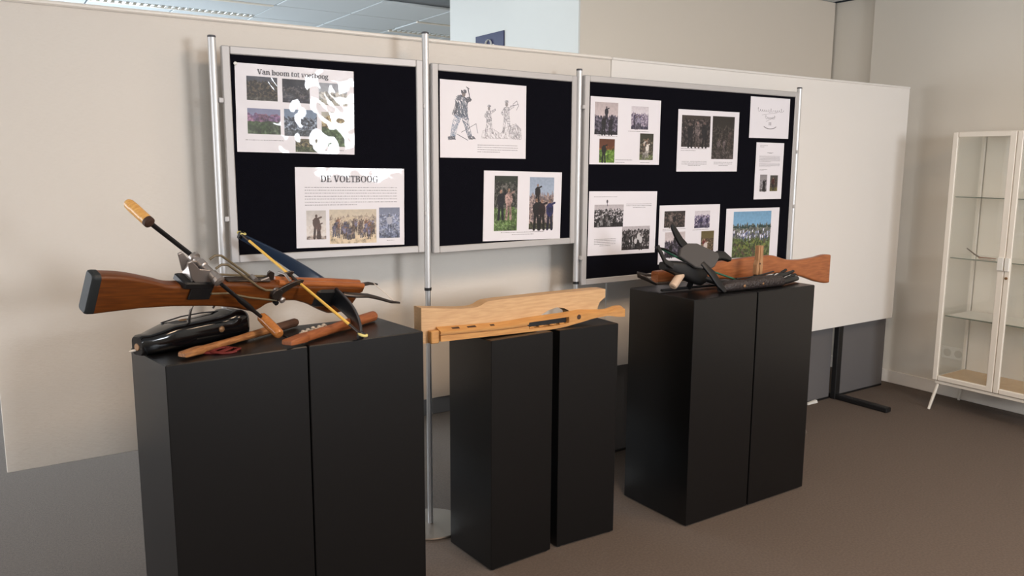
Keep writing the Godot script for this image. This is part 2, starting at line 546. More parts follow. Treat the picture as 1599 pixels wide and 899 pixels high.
func build_boards() -> void:
	pinboard(Vector2(0.75, -2.94), Vector2(1.503, -2.90), 1.172, 1.925, "silver framed black felt pinboard on the left, holding two laminated posters", [[-0.012, 1.74], [-0.012, 1.33], [0.766, 1.75], [0.766, 1.33]])
	pinboard(Vector2(1.534, -2.884), Vector2(2.284, -2.921), 1.167, 1.916, "silver framed black felt pinboard in the middle, with a drawing above two tall photos", [])
	pinboard(Vector2(2.313, -2.9), Vector2(3.79, -2.885), 0.972, 1.92, "large silver framed black felt pinboard on the right, filled with seven sheets", [[-0.008, 1.78], [-0.008, 1.1], [1.49, 1.6], [1.49, 1.3]])
	pole(0.722, -2.94, 1.957, 1.0, "chrome display pole at the left edge of the left pinboard")
	pole(1.517, -2.893, 2.033, 1.027, "chrome display pole between left and middle pinboards, tallest of four")
	pole(2.297, -2.911, 1.947, 0.99, "chrome display pole between middle and right pinboards")
	pole(3.806, -2.885, 1.947, 0.99, "chrome display pole at the right edge of the right pinboard")


# ---------------------------------------------------------------- posters: flat print
var rng := RandomNumberGenerator.new()


func disc(img: Image, cx: float, cy: float, rx: float, ry: float, c: Color) -> void:
	for y in range(maxi(int(cy - ry), 0), mini(int(cy + ry) + 1, img.get_height())):
		for x in range(maxi(int(cx - rx), 0), mini(int(cx + rx) + 1, img.get_width())):
			if pow((x - cx) / rx, 2) + pow((y - cy) / ry, 2) <= 1.0:
				img.set_pixel(x, y, c)


func stroke(img: Image, a: Vector2, b: Vector2, w: float, c: Color) -> void:
	var n := int(a.distance_to(b) / maxf(w * 0.6, 0.7)) + 1
	for i in n + 1:
		var p := a.lerp(b, float(i) / n)
		disc(img, p.x, p.y, maxf(w / 2, 0.6), maxf(w / 2, 0.6), c)


# pen hatching inside an outline
func hatch(img: Image, outline: Array, n: int, length: float, c: Color, w: float) -> void:
	var poly := PackedVector2Array()
	var lo := Vector2(1e6, 1e6)
	var hi := Vector2.ZERO
	for q in outline:
		var v := Vector2(q[0], q[1])
		poly.append(v)
		lo = lo.min(v)
		hi = hi.max(v)
	for i in n:
		var p := Vector2(rng.randf_range(lo.x, hi.x), rng.randf_range(lo.y, hi.y))
		if Geometry2D.is_point_in_polygon(p, poly):
			var a := 1.1 + sin(p.y * 0.05) * 0.7
			var d := Vector2(cos(a), sin(a)) * length * rng.randf_range(0.3, 0.7)
			stroke(img, p - d, p + d, w, c.lightened(rng.randf_range(0.0, 0.35)))
	for i in poly.size():
		stroke(img, poly[i], poly[(i + 1) % poly.size()], maxf(w * 0.7, 1.4), c)


# r: place of the photo as shares of the sheet
func photo(img: Image, r: Rect2, sky: Color, sky_part: float, mid_a: Color, mid_b: Color, low: Color, low_part: float, grain: float, people: Array) -> void:
	var w := img.get_width()
	var h := img.get_height()
	var x0 := int(r.position.x * w)
	var y0 := int(r.position.y * h)
	var pw := int(r.size.x * w)
	var ph := int(r.size.y * h)
	var n := FastNoiseLite.new()
	n.seed = rng.randi_range(1, 9999)
	n.frequency = grain
	n.fractal_octaves = 3
	for y in ph:
		var t := float(y) / ph
		for x in pw:
			var v := n.get_noise_2d(x, y)
			var edge := sky_part + n.get_noise_2d(x * 1.5, 900.0) * 0.12
			var c: Color
			if t < edge:
				c = sky.darkened(clampf(0.12 - 0.2 * t + v * 0.05, 0.0, 0.3))
			elif t > 1.0 - low_part + v * 0.05:
				c = low.lightened(clampf(v * 0.3, 0.0, 0.3)).darkened(clampf(-v * 0.4, 0.0, 0.5))
			else:
				c = mid_a.lerp(mid_b, smoothstep(-0.35, 0.45, v + n.get_noise_2d(x * 3.1, y * 3.1) * 0.5))
			img.set_pixel(x0 + x, y0 + y, c)
	for p in people:   # [x, foot, height, coat, trousers, skin]
		var hh: float = p[2] * ph
		var cx: float = x0 + p[0] * pw
		var foot: float = y0 + p[1] * ph
		for s in [-1.0, 1.0]:
			stroke(img, Vector2(cx + s * hh * 0.05, foot - hh * 0.45), Vector2(cx + s * hh * 0.09, foot), hh * 0.1, p[4])
		disc(img, cx, foot - hh * 0.62, hh * 0.15, hh * 0.22, p[3])
		stroke(img, Vector2(cx - hh * 0.12, foot - hh * 0.72), Vector2(cx + hh * 0.2, foot - hh * 0.85), hh * 0.07, p[3])
		disc(img, cx, foot - hh * 0.90, hh * 0.05, hh * 0.062, p[5].darkened(0.25))
	# the prints are a little soft
	var crop := img.get_region(Rect2i(x0, y0, pw, ph))
	for y in range(int(ph * sky_part * 1.12), ph):
		for x in pw:
			var k := 1.0 + n.get_noise_2d(x * 2.3 + 300.0, y * 2.3) * 0.45 + n.get_noise_2d(x * 0.5, y * 0.5 + 700.0) * 0.35
			var q := crop.get_pixel(x, y)
			if q.get_luminance() < 0.62:
				crop.set_pixel(x, y, Color(clampf(q.r * k, 0.03, 0.95), clampf(q.g * k, 0.03, 0.95), clampf(q.b * k, 0.03, 0.95)))
	crop.adjust_bcs(1.0, 1.12, 0.88)
	crop.resize(maxi(int(pw * 0.36), 4), maxi(int(ph * 0.36), 4), Image.INTERPOLATE_LANCZOS)
	crop.resize(pw, ph, Image.INTERPOLATE_CUBIC)
	img.blit_rect(crop, Rect2i(0, 0, pw, ph), Vector2i(x0, y0))


func crowd(n: int, x0: float, x1: float, foot0: float, foot1: float, size: float, coats: Array, skin: Color) -> Array:
	var out := []
	for i in n:
		var f := lerpf(foot0, foot1, float(i) / maxf(n - 1, 1))
		out.append([rng.randf_range(x0, x1), f, size * rng.randf_range(0.85, 1.15), coats[rng.randi() % coats.size()], coats[rng.randi() % coats.size()].darkened(0.3), skin])
	return out


func lines(img: Image, x0: float, x1: float, y0: float, y1: float, n: int, c := Color(0.3, 0.29, 0.31), centred := false) -> void:
	var w := img.get_width()
	var h := img.get_height()
	for i in n:
		var y := int(lerpf(y0, y1, float(i) / maxf(n - 1, 1)) * h)
		var l := x0
		var r := x1 if i < n - 1 or n == 1 else lerpf(x0, x1, 0.55)
		if centred and i == n - 1 and n > 1:
			l = lerpf(x0, x1, 0.25); r = lerpf(x0, x1, 0.75)
		var x := int(l * w)
		while x < int(r * w):
			var wl := rng.randi_range(5, 16)
			for k in mini(wl, int(r * w) - x):
				if rng.randf() < 0.92:
					img.set_pixel(x + k, y, c)
					img.set_pixel(x + k, y + 1, c)
					if rng.randf() < 0.5:
						img.set_pixel(x + k, y - 1, c.lightened(0.3))
			x += wl + 3


func poster(img: Image, board: int, u: float, v: float, size: Vector2, tilt: float, laminated: bool, label: String, group := "sheets pinned to the display boards") -> Node3D:
	var bt: Transform3D = boards[board]
	var o := thing("poster", label, "poster", Vector3.ZERO, 0.0, group)
	o.transform = bt * Transform3D(Basis(Vector3(0, 0, 1), tilt), Vector3(u, v, 0.0093))
	var m := mat(Color(0.975, 0.975, 0.985), 0.5)
	m.albedo_texture = ImageTexture.create_from_image(img)
	m.texture_repeat = false
	if laminated:
		m.roughness = 0.5
		m.clearcoat_enabled = true
		m.clearcoat = 1.0
		m.clearcoat_roughness = 0.03
	# a sheet bent a little, 1 mm thick at its body, print on the front
	var nx := 56 if laminated else 12
	var ny := 40 if laminated else 8
	var ripple := FastNoiseLite.new()
	ripple.seed = int(u * 1000.0) + board * 7
	ripple.frequency = 8.5
	ripple.fractal_octaves = 2
	var amp := (0.0012 if board == 0 and v > 1.5 else 0.0004) if laminated else 0.0003
	var height := func(p: Vector2) -> float: return amp * (1.0 + clampf(ripple.get_noise_2d(p.x, p.y) * 1.6, -1.0, 1.0))
	var st := SurfaceTool.new()
	st.begin(Mesh.PRIMITIVE_TRIANGLES)
	for side in 2:
		for j in ny + 1:
			for i in nx + 1:
				var s := float(i) / nx
				var t := float(j) / ny
				var q := Vector2((s - 0.5) * size.x, (0.5 - t) * size.y)
				var e := 0.002
				var hx: float = (height.call(q + Vector2(e, 0)) - height.call(q - Vector2(e, 0))) / (2 * e)
				var hy: float = (height.call(q + Vector2(0, e)) - height.call(q - Vector2(0, e))) / (2 * e)
				st.set_normal(Vector3(-hx, -hy, 1).normalized() * (1.0 if side == 0 else -1.0))
				st.set_uv(Vector2(s, t))
				st.add_vertex(Vector3(q.x, q.y, height.call(q) + (0.0009 if side == 0 else 0.0)))
	var per := (nx + 1) * (ny + 1)
	for side in 2:
		for j in ny:
			for i in nx:
				var a := side * per + j * (nx + 1) + i
				var b := a + nx + 1
				var q := [a, a + 1, b + 1, a, b + 1, b] if side == 0 else [a, b + 1, a + 1, a, b, b + 1]
				for k in q:
					st.add_index(k)
	var rim := []
	for i in nx: rim.append([i, i + 1])
	for j in ny: rim.append([j * (nx + 1) + nx, (j + 1) * (nx + 1) + nx])
	for i in range(nx, 0, -1): rim.append([ny * (nx + 1) + i, ny * (nx + 1) + i - 1])
	for j in range(ny, 0, -1): rim.append([j * (nx + 1), (j - 1) * (nx + 1)])
	for e in rim:
		for k in [e[0], e[1] + per, e[1], e[0], e[0] + per, e[1] + per]:
			st.add_index(k)
	st.set_material(m)
	var sheet := MeshInstance3D.new()
	sheet.name = "sheet"
	sheet.mesh = st.commit()
	o.add_child(sheet, true)
	return o


func heading(o: Node3D, text: String, at: Vector2, width: float, m: Material) -> void:
	var t := TextMesh.new()
	var f := SystemFont.new()
	f.font_names = PackedStringArray(["Droid Serif"])
	t.font = f
	t.text = text
	t.font_size = 32
	t.pixel_size = 0.001
	t.depth = 0.0003
	t.material = m
	t.pixel_size = 0.001 * width / maxf(t.get_aabb().size.x, 0.001)
	var i := MeshInstance3D.new()
	i.name = "heading"
	i.mesh = t
	o.add_child(i, true)
	i.position = Vector3(at.x, at.y, 0.0045)


func sheet_image(w: int, h: int) -> Image:
	var img := Image.create(w, h, false, Image.FORMAT_RGB8)
	img.fill(Color(0.925, 0.91, 0.925))
	return img


func build_posters() -> void:
	rng.seed = 4711
	var skin := Color(0.78, 0.62, 0.52)
	var dark := [Color(0.12, 0.11, 0.13), Color(0.17, 0.15, 0.19), Color(0.22, 0.19, 0.22)]
	var grey := [Color(0.13, 0.12, 0.12), Color(0.25, 0.23, 0.23), Color(0.75, 0.74, 0.74), Color(0.4, 0.38, 0.38)]
	var A3 := Vector2(0.43, 0.306)
	# 1 left board, top
	var g := sheet_image(640, 452)
	photo(g, Rect2(0.09, 0.14, 0.25, 0.27), Color(0.30, 0.31, 0.36), 0.2, Color(0.13, 0.12, 0.12), Color(0.36, 0.31, 0.25), Color(0.26, 0.25, 0.22), 0.15, 0.05, [])
	photo(g, Rect2(0.38, 0.145, 0.23, 0.27), Color(0.13, 0.15, 0.22), 0.3, Color(0.13, 0.14, 0.19), Color(0.35, 0.33, 0.34), Color(0.18, 0.18, 0.24), 0.2, 0.03, [])
	photo(g, Rect2(0.69, 0.16, 0.25, 0.26), Color(0.66, 0.68, 0.71), 0.4, Color(0.55, 0.55, 0.53), Color(0.80, 0.79, 0.76), Color(0.64, 0.63, 0.57), 0.25, 0.03, [])
	photo(g, Rect2(0.09, 0.50, 0.27, 0.29), Color(0.55, 0.57, 0.70), 0.22, Color(0.40, 0.32, 0.45), Color(0.55, 0.40, 0.50), Color(0.24, 0.31, 0.20), 0.5, 0.02, [])
	photo(g, Rect2(0.39, 0.49, 0.28, 0.31), Color(0.50, 0.58, 0.68), 0.3, Color(0.20, 0.22, 0.27), Color(0.55, 0.60, 0.66), Color(0.30, 0.33, 0.36), 0.25, 0.04, [])
	photo(g, Rect2(0.71, 0.50, 0.22, 0.41), Color(0.75, 0.74, 0.68), 0.12, Color(0.45, 0.38, 0.25), Color(0.72, 0.66, 0.50), Color(0.30, 0.38, 0.24), 0.55, 0.03, [])
	photo(g, Rect2(0.48, 0.83, 0.215, 0.155), Color(0.45, 0.42, 0.33), 0.15, Color(0.24, 0.23, 0.18), Color(0.52, 0.48, 0.33), Color(0.27, 0.31, 0.19), 0.4, 0.05, [])
	lines(g, 0.07, 0.38, 0.86, 0.86, 1)
	lines(g, 0.74, 0.90, 0.955, 0.955, 1)
	var p := poster(g, 0, 0.255, 1.715, A3, -0.014, true, "laminated photo sheet headed Van boom tot voetboog, top of the left pinboard")
	heading(p, "Van boom tot voetboog", Vector2(-0.01, 0.126), 0.255, M.ink)
	# 2 left board, bottom
	g = sheet_image(640, 446)
	lines(g, 0.08, 0.93, 0.245, 0.465, 7, Color(0.25, 0.24, 0.27))
	photo(g, Rect2(0.09, 0.535, 0.175, 0.365), Color(0.84, 0.81, 0.78), 0.5, Color(0.80, 0.76, 0.72), Color(0.86, 0.83, 0.80), Color(0.66, 0.60, 0.56), 0.12, 0.03, [[0.5, 0.95, 0.85, Color(0.33, 0.24, 0.20), Color(0.27, 0.19, 0.16), Color(0.45, 0.33, 0.28)], [0.62, 0.95, 0.6, Color(0.36, 0.26, 0.22), Color(0.27, 0.19, 0.16), Color(0.45, 0.33, 0.28)]])
	photo(g, Rect2(0.295, 0.525, 0.435, 0.435), Color(0.86, 0.80, 0.70), 0.2, Color(0.62, 0.56, 0.50), Color(0.80, 0.73, 0.62), Color(0.85, 0.76, 0.62), 0.25, 0.03, crowd(44, 0.08, 0.95, 0.56, 0.88, 0.33, [Color(0.35, 0.33, 0.40), Color(0.42, 0.40, 0.48), Color(0.50, 0.36, 0.28), Color(0.44, 0.37, 0.33)], Color(0.55, 0.44, 0.38)))
	photo(g, Rect2(0.755, 0.505, 0.20, 0.40), Color(0.52, 0.55, 0.64), 0.2, Color(0.43, 0.46, 0.56), Color(0.60, 0.62, 0.69), Color(0.36, 0.39, 0.49), 0.15, 0.04, [[0.5, 0.8, 0.6, Color(0.66, 0.67, 0.72), Color(0.35, 0.38, 0.46), Color(0.70, 0.71, 0.75)]])
	lines(g, 0.83, 0.90, 0.935, 0.935, 1)
	p = poster(g, 0, 0.4525, 1.36, Vector2(0.43, 0.298), -0.014, true, "laminated text sheet headed DE VOETBOOG with three pictures, lower on the left pinboard")
	heading(p, "DE VOETBOOG", Vector2(-0.008, 0.107), 0.225, M.ink)
	# 3 middle board, top: two drawings
	g = sheet_image(640, 452)
	var ink := Color(0.17, 0.18, 0.23)
	var grey_ink := Color(0.36, 0.36, 0.40)
	# the soldier: cap, coat, raised arms with a gun, trousers, boots
	hatch(g, [[126, 92], [150, 82], [176, 94], [196, 118], [190, 150], [196, 200], [150, 212], [104, 204], [112, 160], [108, 118]], 420, 16, Color(0.22, 0.26, 0.33), 3.0)
	hatch(g, [[112, 120], [104, 150], [84, 196], [98, 204], [124, 160]], 110, 10, ink, 3.0)
	hatch(g, [[176, 100], [206, 92], [222, 104], [210, 116], [184, 122]], 90, 10, ink, 3.0)
	hatch(g, [[104, 204], [148, 210], [124, 262], [104, 330], [72, 328], [84, 262]], 230, 12, Color(0.42, 0.48, 0.57), 3.0)
	hatch(g, [[150, 210], [194, 200], [206, 262], [226, 322], [198, 330], [172, 264]], 230, 12, Color(0.30, 0.34, 0.42), 3.0)
	hatch(g, [[58, 330], [102, 328], [104, 342], [58, 346]], 60, 9, ink, 3.0)
	hatch(g, [[200, 324], [238, 322], [250, 336], [204, 340]], 60, 9, ink, 3.0)
	disc(g, 166, 78, 13, 15, Color(0.50, 0.46, 0.45)); hatch(g, [[148, 58], [184, 52], [186, 68], [150, 72]], 60, 9, ink, 2.5)
	hatch(g, [[150, 84], [140, 110], [122, 112], [128, 86]], 50, 8, Color(0.3, 0.31, 0.36), 2.5)
	stroke(g, Vector2(214, 108), Vector2(196, 38), 6, ink); stroke(g, Vector2(186, 34), Vector2(206, 44), 4, ink)
	stroke(g, Vector2(150, 300), Vector2(256, 246), 3, grey_ink); stroke(g, Vector2(256, 246), Vector2(268, 302), 3, grey_ink); stroke(g, Vector2(118, 312), Vector2(196, 346), 4, grey_ink)
	# two archers above fallen men
	for f in [[352, 300, 165], [486, 296, 195]]:
		var x: float = f[0]; var y: float = f[1]; var z: float = f[2]
		var limb := func(pts: Array, n: int) -> void:
			var poly := []
			for q in pts: poly.append([x + q[0] * z, y + q[1] * z])
			hatch(g, poly, n, 8, grey_ink, 1.9)
		limb.call([[-0.10, -0.80], [0.08, -0.82], [0.12, -0.45], [-0.10, -0.43]], 90)
		limb.call([[-0.10, -0.45], [0.0, -0.45], [-0.06, -0.2], [-0.10, 0.0], [-0.17, 0.0], [-0.13, -0.22]], 55)
		limb.call([[0.0, -0.45], [0.12, -0.45], [0.14, -0.2], [0.20, 0.0], [0.12, 0.0], [0.06, -0.22]], 55)
		limb.call([[0.05, -0.78], [0.28, -0.90], [0.30, -0.84], [0.08, -0.70]], 40)
		limb.call([[-0.10, -0.78], [-0.22, -0.62], [-0.16, -0.56], [-0.04, -0.70]], 40)
		disc(g, x, y - 0.90 * z, 0.055 * z, 0.07 * z, Color(0.55, 0.53, 0.53)); hatch(g, [[x - 12, y - 0.96 * z], [x + 14, y - 0.97 * z], [x + 10, y - 1.02 * z], [x - 8, y - 1.02 * z]], 22, 6, grey_ink, 2.0)
	for e in [[-20, 62, 10, 40], [10, 40, 24, 70], [24, 70, 8, 96], [-40, 74, 22, 62]]:
		stroke(g, Vector2(555 + e[0], 55 + e[1]), Vector2(555 + e[2], 55 + e[3]), 3, grey_ink)
	hatch(g, [[296, 330], [306, 286], [372, 268], [440, 300], [480, 262], [560, 236], [600, 268], [604, 330]], 260, 14, Color(0.47, 0.45, 0.47), 2.0)
	hatch(g, [[520, 262], [560, 244], [596, 270], [588, 322], [526, 326]], 90, 10, grey_ink, 2.0)
	lines(g, 0.42, 0.90, 0.825, 0.915, 4, Color(0.22, 0.21, 0.23))
	poster(g, 1, 0.2505, 1.703, A3, -0.005, true, "laminated sheet with two ink drawings of old crossbowmen, top of the middle pinboard")
	# 4 middle board, bottom
	g = sheet_image(640, 445)
	photo(g, Rect2(0.13, 0.07, 0.29, 0.79), Color(0.22, 0.25, 0.20), 0.1, Color(0.17, 0.18, 0.16), Color(0.38, 0.37, 0.35), Color(0.36, 0.46, 0.25), 0.42, 0.03, [[0.28, 0.78, 0.55, Color(0.13, 0.13, 0.16), Color(0.11, 0.11, 0.14), skin], [0.62, 0.78, 0.58, Color(0.60, 0.50, 0.47), Color(0.58, 0.48, 0.45), skin]])
	photo(g, Rect2(0.575, 0.08, 0.325, 0.77), Color(0.66, 0.72, 0.80), 0.33, Color(0.46, 0.41, 0.42), Color(0.66, 0.58, 0.54), Color(0.30, 0.30, 0.22), 0.12, 0.04, [[0.33, 0.55, 0.44, Color(0.16, 0.13, 0.14), Color(0.15, 0.13, 0.14), skin], [0.85, 1.0, 0.6, Color(0.14, 0.15, 0.33), Color(0.13, 0.12, 0.2), skin], [0.3, 1.0, 0.62, Color(0.12, 0.10, 0.11), Color(0.12, 0.1, 0.1), skin], [0.52, 1.0, 0.6, Color(0.16, 0.10, 0.11), Color(0.12, 0.1, 0.1), skin]])
	lines(g, 0.22, 0.78, 0.885, 0.915, 2, Color(0.24, 0.22, 0.24), true)
	poster(g, 1, 0.456, 1.347, Vector2(0.423, 0.296), -0.022, false, "sheet with two tall colour photos of archers, lower on the middle pinboard")
	# 5 right board, top left
	g = sheet_image(640, 450)
	photo(g, Rect2(0.06, 0.08, 0.32, 0.48), Color(0.80, 0.74, 0.74), 0.42, Color(0.23, 0.21, 0.27), Color(0.47, 0.44, 0.50), Color(0.15, 0.13, 0.17), 0.12, 0.04, [[0.5, 0.6, 0.5, Color(0.16, 0.15, 0.2), Color(0.16, 0.15, 0.2), Color(0.35, 0.31, 0.34)], [0.38, 1.0, 0.6, dark[0], dark[0], Color(0.4, 0.35, 0.37)], [0.68, 1.0, 0.58, dark[1], dark[0], Color(0.4, 0.35, 0.37)]])
	photo(g, Rect2(0.57, 0.11, 0.25, 0.35), Color(0.88, 0.85, 0.87), 0.3, Color(0.40, 0.36, 0.44), Color(0.72, 0.68, 0.73), Color(0.26, 0.24, 0.32), 0.15, 0.05, crowd(6, 0.1, 0.9, 0.85, 1.0, 0.6, [Color(0.24, 0.22, 0.32), Color(0.56, 0.53, 0.60), Color(0.3, 0.27, 0.36)], Color(0.58, 0.5, 0.5)))
	photo(g, Rect2(0.13, 0.62, 0.215, 0.355), Color(0.44, 0.25, 0.14), 0.35, Color(0.42, 0.27, 0.14), Color(0.58, 0.36, 0.18), Color(0.38, 0.52, 0.17), 0.55, 0.03, [[0.3, 0.97, 0.85, Color(0.13, 0.11, 0.1), Color(0.11, 0.1, 0.1), Color(0.55, 0.3, 0.22)]])
	photo(g, Rect2(0.705, 0.52, 0.20, 0.41), Color(0.26, 0.26, 0.20), 0.25, Color(0.20, 0.19, 0.16), Color(0.46, 0.43, 0.36), Color(0.40, 0.43, 0.28), 0.2, 0.05, crowd(5, 0.15, 0.85, 0.7, 0.95, 0.6, [Color(0.75, 0.72, 0.68), Color(0.86, 0.83, 0.79), Color(0.36, 0.32, 0.28)], skin))
	lines(g, 0.10, 0.38, 0.575, 0.575, 1); lines(g, 0.53, 0.83, 0.49, 0.49, 1); lines(g, 0.36, 0.60, 0.93, 0.965, 2); lines(g, 0.72, 0.86, 0.965, 0.965, 1)
	poster(g, 2, 0.248, 1.678, Vector2(0.428, 0.303), -0.003, false, "sheet with four small photos and a red coated archer, top left of the right pinboard")
	# 6 right board, top middle
	g = sheet_image(640, 446)
	photo(g, Rect2(0.06, 0.09, 0.46, 0.51), Color(0.30, 0.26, 0.24), 0.12, Color(0.15, 0.13, 0.14), Color(0.36, 0.32, 0.31), Color(0.22, 0.19, 0.18), 0.1, 0.03, [[0.3, 1.0, 0.8, dark[0], dark[0], Color(0.5, 0.42, 0.4)], [0.55, 1.0, 0.85, Color(0.42, 0.38, 0.37), Color(0.35, 0.31, 0.3), Color(0.6, 0.5, 0.47)], [0.8, 1.0, 0.85, Color(0.13, 0.13, 0.15), dark[0], Color(0.5, 0.42, 0.4)]])
	photo(g, Rect2(0.555, 0.085, 0.37, 0.71), Color(0.21, 0.19, 0.17), 0.25, Color(0.17, 0.15, 0.14), Color(0.31, 0.28, 0.26), Color(0.27, 0.24, 0.23), 0.2, 0.03, [[0.55, 0.8, 0.28, Color(0.42, 0.38, 0.38), Color(0.4, 0.36, 0.36), Color(0.5, 0.42, 0.38)], [0.3, 0.9, 0.4, Color(0.36, 0.32, 0.32), Color(0.3, 0.26, 0.26), Color(0.5, 0.42, 0.38)], [0.8, 0.7, 0.36, Color(0.3, 0.25, 0.24), Color(0.26, 0.22, 0.2), Color(0.5, 0.42, 0.38)]])
	lines(g, 0.06, 0.48, 0.625, 0.655, 2); lines(g, 0.08, 0.48, 0.835, 0.90, 4, Color(0.3, 0.29, 0.31), true); lines(g, 0.60, 0.92, 0.845, 0.90, 3, Color(0.3, 0.29, 0.31), true)
	poster(g, 2, 0.7955, 1.644, Vector2(0.433, 0.301), 0.0, false, "sheet with two dark brown photos side by side, top middle of the right pinboard")
	# 7 right board, top right: script emblem
	g = sheet_image(512, 348)
	var faint := Color(0.42, 0.40, 0.43)
	for e in [[92.0, 425.0, 112.0, 30.0, 9.0], [196.0, 322.0, 172.0, 26.0, 5.0]]:
		var last := Vector2.ZERO
		var steps := 190
		for k in steps:
			var t := float(k) / (steps - 1)
			var wave: float = t * e[4] * TAU * 1.35
			var big: float = 1.0 if fmod(t * e[4], 4.0) < 0.7 else 0.42
			var q := Vector2(lerpf(e[0], e[1], t) + cos(wave) * 9.0, e[2] + 6.0 * sin(t * 3.0) - sin(wave) * e[3] * 0.55 * big - e[3] * 0.25 * big)
			if k > 0 and not (e[4] > 6.0 and t > 0.60 and t < 0.66):
				stroke(g, last, q, 2.8 if sin(wave) > 0 else 1.8, faint)
			last = q
	stroke(g, Vector2(150, 150), Vector2(350, 124), 1.8, faint); stroke(g, Vector2(205, 204), Vector2(330, 160), 1.8, faint)
	for k in 9:
		disc(g, 247 + (k % 3) * 12, 214 + (k / 3) * 9, 4, 3.4, faint)
	for k in 40:
		var a := lerpf(0.45, PI - 0.45, k / 39.0)
		disc(g, 262 + cos(a) * 88, 232 + sin(a) * 34, 3, 4 if k % 3 else 2, Color(0.45, 0.43, 0.45))
	poster(g, 2, 1.25, 1.774, Vector2(0.313, 0.212), 0.0, false, "white sheet with a grey script emblem and curved line, top right of the right pinboard")
	# 8 right board, right, upright text sheet
	g = sheet_image(360, 486)
	lines(g, 0.14, 0.40, 0.05, 0.075, 2, Color(0.25, 0.25, 0.27)); lines(g, 0.40, 0.62, 0.175, 0.185, 2, Color(0.2, 0.2, 0.22), true)
	lines(g, 0.13, 0.88, 0.235, 0.335, 8, Color(0.45, 0.44, 0.46)); lines(g, 0.13, 0.88, 0.36, 0.42, 5, Color(0.45, 0.44, 0.46)); lines(g, 0.16, 0.42, 0.47, 0.49, 2, Color(0.45, 0.44, 0.46))
	photo(g, Rect2(0.19, 0.565, 0.255, 0.30), Color(0.62, 0.60, 0.60), 0.3, Color(0.42, 0.41, 0.42), Color(0.66, 0.64, 0.64), Color(0.36, 0.34, 0.34), 0.15, 0.06, crowd(4, 0.2, 0.8, 0.9, 1.0, 0.7, grey, Color(0.6, 0.58, 0.58)))
	photo(g, Rect2(0.56, 0.575, 0.28, 0.285), Color(0.33, 0.32, 0.30), 0.25, Color(0.17, 0.15, 0.17), Color(0.42, 0.36, 0.30), Color(0.40, 0.37, 0.20), 0.25, 0.06, [[0.4, 0.9, 0.8, Color(0.3, 0.13, 0.12), dark[0], skin]])
	poster(g, 2, 1.265, 1.495, Vector2(0.222, 0.30), -0.006, false, "narrow upright text sheet with two tiny photos, right edge of the right pinboard")
	# 9 right board, bottom left
	g = sheet_image(640, 446)
	photo(g, Rect2(0.08, 0.21, 0.42, 0.35), Color(0.80, 0.77, 0.78), 0.22, Color(0.12, 0.11, 0.12), Color(0.80, 0.78, 0.79), Color(0.14, 0.12, 0.13), 0.2, 0.05, crowd(14, 0.05, 0.95, 0.7, 1.0, 0.5, grey, Color(0.7, 0.67, 0.68)))
	photo(g, Rect2(0.49, 0.56, 0.42, 0.38), Color(0.80, 0.77, 0.78), 0.15, Color(0.13, 0.11, 0.12), Color(0.62, 0.60, 0.60), Color(0.15, 0.12, 0.13), 0.15, 0.04, crowd(12, 0.05, 0.95, 0.7, 1.0, 0.6, [grey[0], grey[0], grey[1], grey[2]], Color(0.66, 0.62, 0.62)))
	disc(g, 165, 70, 8, 12, Color(0.3, 0.28, 0.3)); stroke(g, Vector2(165, 80), Vector2(168, 100), 6, Color(0.3, 0.28, 0.3))
	lines(g, 0.07, 0.40, 0.085, 0.085, 1); lines(g, 0.54, 0.92, 0.20, 0.255, 3, Color(0.3, 0.29, 0.31), true); lines(g, 0.09, 0.40, 0.745, 0.85, 5, Color(0.3, 0.29, 0.31), true)
	poster(g, 2, 0.2445, 1.253, Vector2(0.42, 0.298), -0.014, false, "sheet with two black and white crowd photos set diagonally, bottom left of the right pinboard")
	# 10 right board, bottom middle
	g = sheet_image(640, 440)
	photo(g, Rect2(0.08, 0.10, 0.335, 0.28), Color(0.25, 0.22, 0.21), 0.1, Color(0.15, 0.13, 0.13), Color(0.42, 0.36, 0.34), Color(0.20, 0.17, 0.16), 0.1, 0.04, crowd(3, 0.2, 0.8, 1.0, 1.0, 0.85, [dark[0], Color(0.45, 0.4, 0.38)], Color(0.58, 0.5, 0.46)))
	photo(g, Rect2(0.575, 0.11, 0.26, 0.30), Color(0.88, 0.85, 0.87), 0.25, Color(0.34, 0.30, 0.42), Color(0.74, 0.71, 0.76), Color(0.24, 0.22, 0.32), 0.15, 0.05, crowd(5, 0.1, 0.9, 0.9, 1.0, 0.65, [Color(0.24, 0.22, 0.34), Color(0.56, 0.53, 0.62)], Color(0.58, 0.5, 0.5)))
	photo(g, Rect2(0.10, 0.46, 0.33, 0.44), Color(0.84, 0.79, 0.79), 0.36, Color(0.23, 0.21, 0.26), Color(0.45, 0.42, 0.47), Color(0.15, 0.13, 0.17), 0.15, 0.04, [[0.5, 0.6, 0.5, dark[0], dark[0], Color(0.35, 0.31, 0.34)], [0.3, 1.0, 0.6, dark[0], dark[0], Color(0.4, 0.35, 0.37)], [0.72, 1.0, 0.58, dark[1], dark[0], Color(0.4, 0.35, 0.37)]])
	photo(g, Rect2(0.70, 0.47, 0.22, 0.42), Color(0.45, 0.40, 0.24), 0.3, Color(0.24, 0.20, 0.15), Color(0.52, 0.44, 0.34), Color(0.30, 0.16, 0.17), 0.2, 0.05, crowd(4, 0.2, 0.8, 0.85, 1.0, 0.6, [Color(0.8, 0.75, 0.72), Color(0.38, 0.14, 0.16)], skin))
	lines(g, 0.06, 0.43, 0.405, 0.43, 2); lines(g, 0.55, 0.83, 0.44, 0.44, 1)
	poster(g, 2, 0.6865, 1.183, Vector2(0.422, 0.29), -0.006, false, "four-photo sheet partly hidden behind the black crossbow, on the right pinboard")
	# 11 right board, bottom right: field
	g = sheet_image(640, 440)
